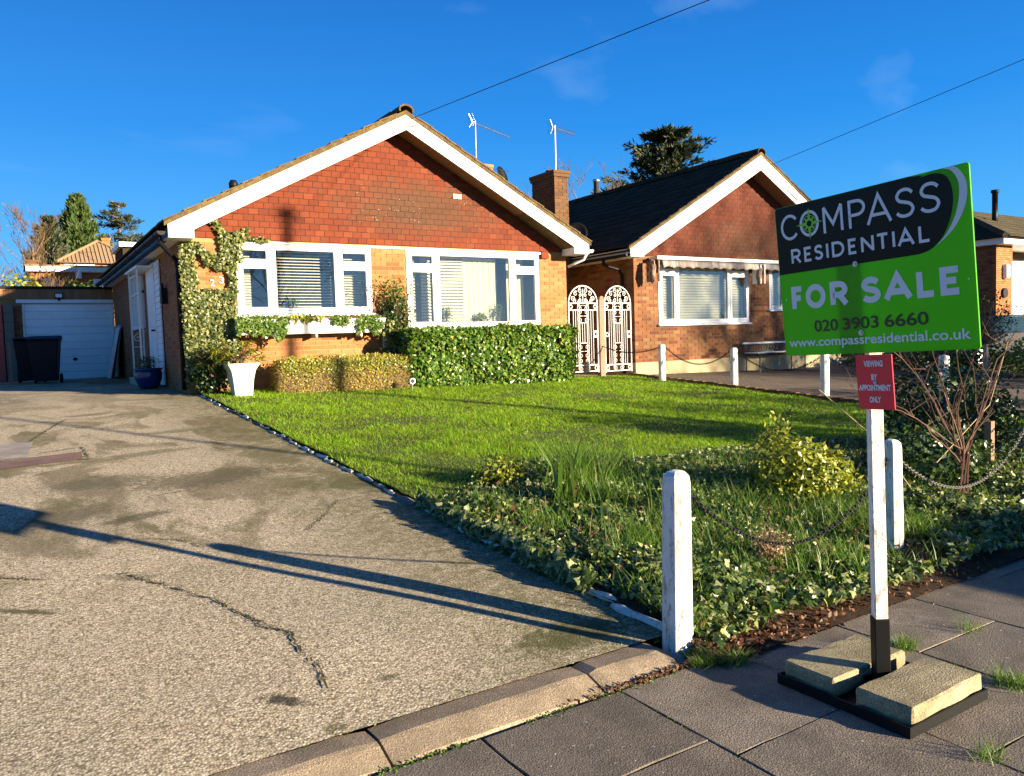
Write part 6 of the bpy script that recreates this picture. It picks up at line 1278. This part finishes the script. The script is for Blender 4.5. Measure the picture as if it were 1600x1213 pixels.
for i, (x, y, h, lb) in enumerate(((-.6, 40, 4.6, 'bare brown thicket at the far left above the garage hedge'), (1.6, 42, 5.0, 'taller bare thicket in front of the conifers'), (2.6, 43.5, 4.6, 'bare thicket against the tiled house'))): baretree(x, y, .6, h, .5, 90+i, lb, 'bare thickets behind the garage', 4, 'twig', .05, 20, .5, 'shrub')
baretree(24.2, 31, .5, 9.0, .7, 55, 'bare tree between the two chimneys and the dark roof', None, 4, 'bark', .1, 16, .55)
baretree(21.0, 29, .5, 7.3, .7, 56, 'smaller bare tree showing left of the tall brown chimney', None, 3, 'bark', .08, 12, .55)
# hedges over the garage roof
shrub('hedge_bush', 'yellow green bush top showing above the garage roof at the left', (.2, 31, 2.3), (1.25, .8, .85), 1500, .14, 'golden', LEAF, group='bushes behind the garage'); shrub('hedge_bush', 'darker green bush top above the garage fascia, right of the yellow green one', (2.05, 30, 2.4), (.8, .7, .68), 1100, .12, 'midleaf', LEAF, group='bushes behind the garage')
shrub('hedge_bush', 'pinkish brown shrub next to the black gutter end', (3.05, 29.5, 2.5), (.50, .5, .62), 700, .09, 'pinkleaf', LEAF, group='bushes behind the garage'); shrub('hedge_bush', 'green bush top at the extreme left above the cedar boards', (-1.3, 30, 2.3), (1.0, .7, .75), 900, .14, 'midleaf', LEAF, group='bushes behind the garage')

# ================================================================== HOUSE BEHIND THE GARAGE
HB = thing('house', 'distant brick house with brown ribbed hip roof and white banded flat extension', 'house', (3.2, 46, .6)); q = MB(); q.box(2.30, 5.6, 46, 51, .5, 5.98); mk('wall', q, 'brick', HB)
def hip(name, x0, x1, y0, y1, ze, apx, apy0, apy1, zr, m, root, ribs=24):
    q = MB(); q.add([(x0, y0, ze), (x1, y0, ze), (x1, y1, ze), (x0, y1, ze), (apx, apy0, zr), (apx, apy1, zr)], [(0, 1, 4), (1, 2, 5, 4), (2, 3, 5), (3, 0, 4, 5), (3, 2, 1, 0)]); o = mk(name, q, m, root)
    q = MB()
    for i in range(ribs+1):
        x = x0+(x1-x0)*i/ribs; t = (x-x0)/(apx-x0) if x < apx else (x1-x)/(x1-apx); t = max(.001, min(1, t)); top_ = Vector((apx+(x-apx)*0, 0, 0)); q.tube([(x, y0, ze+.03), (x, y0+(apy0-y0)*t, ze+(zr-ze)*t+.03)], .035, 4)
    mk('roof_rib', q, m, o, kind='stuff'); 
    for c in ((x0, y0), (x1, y0)): q = MB(); q.tube([(c[0], c[1], ze+.03), (apx, apy0, zr+.05)], .07, 6); mk('hip_tile', q, m, o)
    return o
hip('roof', 2.12, 6.3, 45.7, 51.3, 5.98, 4.22, 48, 49, 7.35, 'roof_bg', HB, 22)
q = MB(); q.box(2.5, 3.85, 45.96, 46.01, 5.62, 5.93); w_ = mk('window', q, 'upvc', HB)
for i in range(3): q = MB(); q.box(2.56+.43*i, 2.93+.43*i, 45.94, 45.955, 5.67, 5.89); mk('pane', q, 'glass', w_)
q = MB(); q.box(.9, 5.6, 43.2, 46, .5, 5.26); mk('wall', q, 'brick', HB, label='flat roofed brick extension'); q = MB(); q.box(.75, 5.7, 42.9, 46, 5.26, 5.50); mk('fascia', q, 'white', HB); q = MB(); q.box(.70, 5.75, 42.85, 46, 5.501, 5.56); mk('flat_roof', q, 'roof_bg', HB)
for a, b_ in ((1.5, 1.95), (3.5, 4.1)): q = MB(); q.box(a, b_, 43.12, 43.2, 4.52, 4.95); mk('window', q, 'upvc', HB)
q = MB(); q.box(2.75, 3.0, 42.8, 43.15, 4.95, 5.28); mk('box_end', q, 'white', HB)
hip('lower_roof', 4.3, 7.2, 41, 47, 5.45, 5.9, 43, 45, 6.5, 'roof_bg', HB, 16)
chimney('chimney', HB, 4.55, 4.95, 49.2, 49.6, 6.0, 7.75, 'brick')
aerial(4.62, 44.5, 6.3, 7.25, .1, .8, 'small distant television aerial beside the brown roofed house', 7)
# flat dormer with dark cheeks and small hip beyond the gutter
HD = thing('dormer', 'flat roofed dormer with white edge and dark tiled cheeks showing over the gutter', 'dormer', (5.4, 38, 5.5)); q = MB(); q.box(4.30, 6.2, 38, 41, 4.6, 5.92); mk('cheeks', q, 'roof_dark', HD); q = MB(); q.box(4.15, 6.3, 37.8, 41, 5.921, 6.12); mk('roof', q, 'white', HD)
t = thing('chimney_stack', 'old red brown chimney stack in the bare thicket at the far left', 'chimney', (1.05, 50, .6)); q = MB(); q.box(.95, 1.4, 50, 50.5, .5, 6.4); mk('stack', q, 'brick_dark', t); q = MB(); q.box(.9, 1.45, 49.95, 50.55, 6.401, 6.5); mk('cap', q, 'brick_dark', t)

# ================================================================== THIRD HOUSE, TOPIARY AND CAR AT THE RIGHT
HC = thing('bungalow', 'brick bungalow at the far right with hipped dark roof and white fascia', 'bungalow', (29, 14, .3)); q = MB(); q.box(28.8, 29.9, 14.01, 14.1, 0, 4.1); q.box(28.81, 28.9, 14.1, 22, 0, 4.1); q.box(29.9, 35, 15.2, 15.3, 0, 4.1); mk('wall', q, 'mortar_n', HC)
its = [(((a+b_)/2, 14.0, (c+d)/2), (b_-a, .04, d-c), None) for a, b_, c, d in wallbricks(28.8, 29.9, .3, 4.1, [])]; pieces('brick', its, 'brick', HC, 0)
q = MB()
for a, b_, c, d in wallbricks(14.02, 22, .3, 4.1, []): q.box(28.795, 28.81, a, b_, c, d)
mk('brick', q, 'brick_n', HC, kind='stuff')
q = MB(); q.box(28.55, 35, 13.62, 13.66, 4.1, 4.30); q.box(28.55, 28.6, 13.66, 22, 4.1, 4.30); mk('fascia', q, 'white', HC); q = MB(); q.box(28.6, 35, 13.66, 15.2, 4.1, 4.12); mk('soffit', q, 'white', HC)
q = MB(); q.add([(28.4, 13.5, 4.3), (36, 13.5, 4.3), (36, 26, 4.3), (28.4, 26, 4.3), (31.5, 17, 5.9), (36, 17, 5.9), (31.5, 22, 5.9), (36, 22, 5.9)], [(0, 1, 5, 4), (3, 0, 4, 6), (2, 3, 6, 7), (4, 5, 7, 6), (0, 3, 2, 1)]); mk('roof', q, 'roof_dark', HC)
q = MB(); q.tube([(28.4, 13.5, 4.36), (31.5, 17, 5.96)], .10, 6); mk('hip_tile', q, 'roof_old', HC)
its = []
for i in range(9):
    for j in range(22):
        f = (i+.5)/9; its.append(((28.4+3.1*f+j*.34+.2, 13.5+3.5*f-.02, 4.3+1.6*f+.05), (.33, .46, .03), Euler((math.atan2(1.6, 3.5)-.05, 0, 0)).to_matrix()))
pieces('roof_tile', its, 'roof_old', HC, 0)
q = MB(); q.lathe([(.10, 0), (.10, .38), (.14, .40), (.14, .5)], (31.8, 15.5, 5.95), 12); q.tube([(31.8, 15.5, 5.0), (31.8, 15.5, 5.95)], .10, 10); mk('flue', q, 'iron', HC, smooth=True)
q = MB(); q.box(27.2, 28.79, 16.6, 22, 0, 4.9); mk('wall', q, 'brick_n', HC); q = MB(); q.box(27.1, 28.9, 16.5, 22.1, 4.901, 5.0); mk('coping', q, 'roof', HC); q = MB(); q.prism([(26.0, 4.85), (30.5, 6.1), (35, 4.85)], 21, 24); mk('roof', q, 'roof_dark', HC)
q = MB(); q.box(29.95, 34, 15.12, 15.19, .3, 3.8); mk('door', q, 'upvc', HC); q = MB(); q.add([(x, 15.10, z) for x, z in [(30.05, .3)]+[(30.05+.55-.55*math.cos(a), 2.9+.6*math.sin(a)) for a in np.linspace(0, math.pi, 12)]+[(31.15, .3)]], [tuple(range(14))]); mk('arched_glass', q, 'blackpl', HC)
q = MB(); q.lathe([(.10, 0), (.13, .06), (.13, .42), (.10, .48)], (29.33, 13.92, 2.95), 10); mk('oval_plaque', q, 'white', HC); q = MB(); q.disc((29.3, 13.93, 2.45), .17, (0, 1, 0), .05, 14); mk('round_plaque', q, 'iron', HC)
tp = shrub('topiary_shrub', 'half bare rounded topiary shrub with a pale trunk in front of the dark car', (18.2, 9.05, .85), (.75, .7, .68), 900, .06, 'conifer_d', LEAF, shell=.5, nst=30, stem='twig'); b = MB(); b.tube([(18.2, 9.05, .0), (18.2, 9.05, .95)], .06, 8); mk('trunk', b, 'birch', tp)
gn = random.Random(8); b = MB()
for i in range(40): a = gn.uniform(0, 6.28); branch(b, Vector((18.2, 9.05, .9)), Vector((math.cos(a), math.sin(a), gn.uniform(.2, 1.3))).normalized(), .5, .014, 2, gn, .25, 3, 2, .6, .7, .004, 4, .1)
mk('branches', b, 'bark', tp)
shrub('border_bush', 'dark green bush beneath the topiary shrub', (19.0, 10.2, .1), (1.5, 1.2, .52), 3200, .09, 'darkleaf', LEAF, group='bushes beside the far drive'); shrub('border_bush', 'olive bush at the right edge below the car', (19.2, 8.4, .1), (1.0, .9, .48), 2400, .08, 'midleaf', LEAF, group='bushes beside the far drive'); shrub('border_bush', 'bush hidden mostly behind the sale board bottom', (19.2, 12.2, .1), (1.0, .9, .45), 1600, .09, 'darkleaf', LEAF, group='bushes beside the far drive')
# cars
CR = thing('parked_car', 'dark parked car with pale blue windscreen behind the topiary shrub', 'car', (24.6, 12.0, .15), -.35); M['carp'] = mat('dark_car_paint', (.015, .022, .03), .2); M['carg'] = mat('car_glass', (.02, .05, .07), .08)
def sect(poly, hw, hw2=None): return poly
L = dict(local=True); q = MB(); side = [(-2.1, .35), (-2.1, .75), (-1.9, .92), (-.95, 1.0), (1.25, 1.0), (2.0, .92), (2.1, .7), (2.1, .35)]; q.prism(side, -.85, .85); mk('body', q, 'carp', CR, bevel=.06, **L)
q = MB(); n = 4; lo_ = [(-1.05, .99), (1.7, .97)]; q.add([(-1.05, -.78, .99), (1.65, -.78, .97), (1.65, .78, .97), (-1.05, .78, .99), (-.25, -.60, 1.42), (1.0, -.60, 1.44), (1.0, .60, 1.44), (-.25, .60, 1.42)], [(0, 1, 5, 4), (1, 2, 6, 5), (2, 3, 7, 6), (3, 0, 4, 7), (4, 5, 6, 7)]); mk('windows', q, 'carg', CR, bevel=.03, **L)
q = MB(); q.add([(-.22, -.61, 1.425), (.98, -.61, 1.445), (.98, .61, 1.445), (-.22, .61, 1.425), (-.15, -.5, 1.47), (.85, -.5, 1.48), (.85, .5, 1.48), (-.15, .5, 1.47)], [(0, 1, 5, 4), (1, 2, 6, 5), (2, 3, 7, 6), (3, 0, 4, 7), (4, 5, 6, 7)]); mk('roof', q, 'carp', CR, **L)
for x in (-1.3, 1.3):
    for s in (-1, 1): q = MB(); q.tube([(x, s*.68, .32), (x, s*.87, .32)], .32, 18); wl = mk('wheel', q, 'blackpl', CR, **L); q = MB(); q.tube([(x, s*.86, .32), (x, s*.882, .32)], .2, 14); mk('rim', q, 'alu', wl, **L)
for s in (-1, 1): q = MB(); q.box(-2.12, -2.02, s*.62-.16, s*.62+.16, .62, .78); mk('headlight', q, 'upvc', CR, **L)

c2 = copytree(CR); c2.location = (7.6, -3.2, -.08); c2.rotation_euler = (0, 0, .03); tag(c2, 'unseen dark car added behind the pavement to shade its right side', 'car')  # out-of-view copy of the car, added to shade the pavement
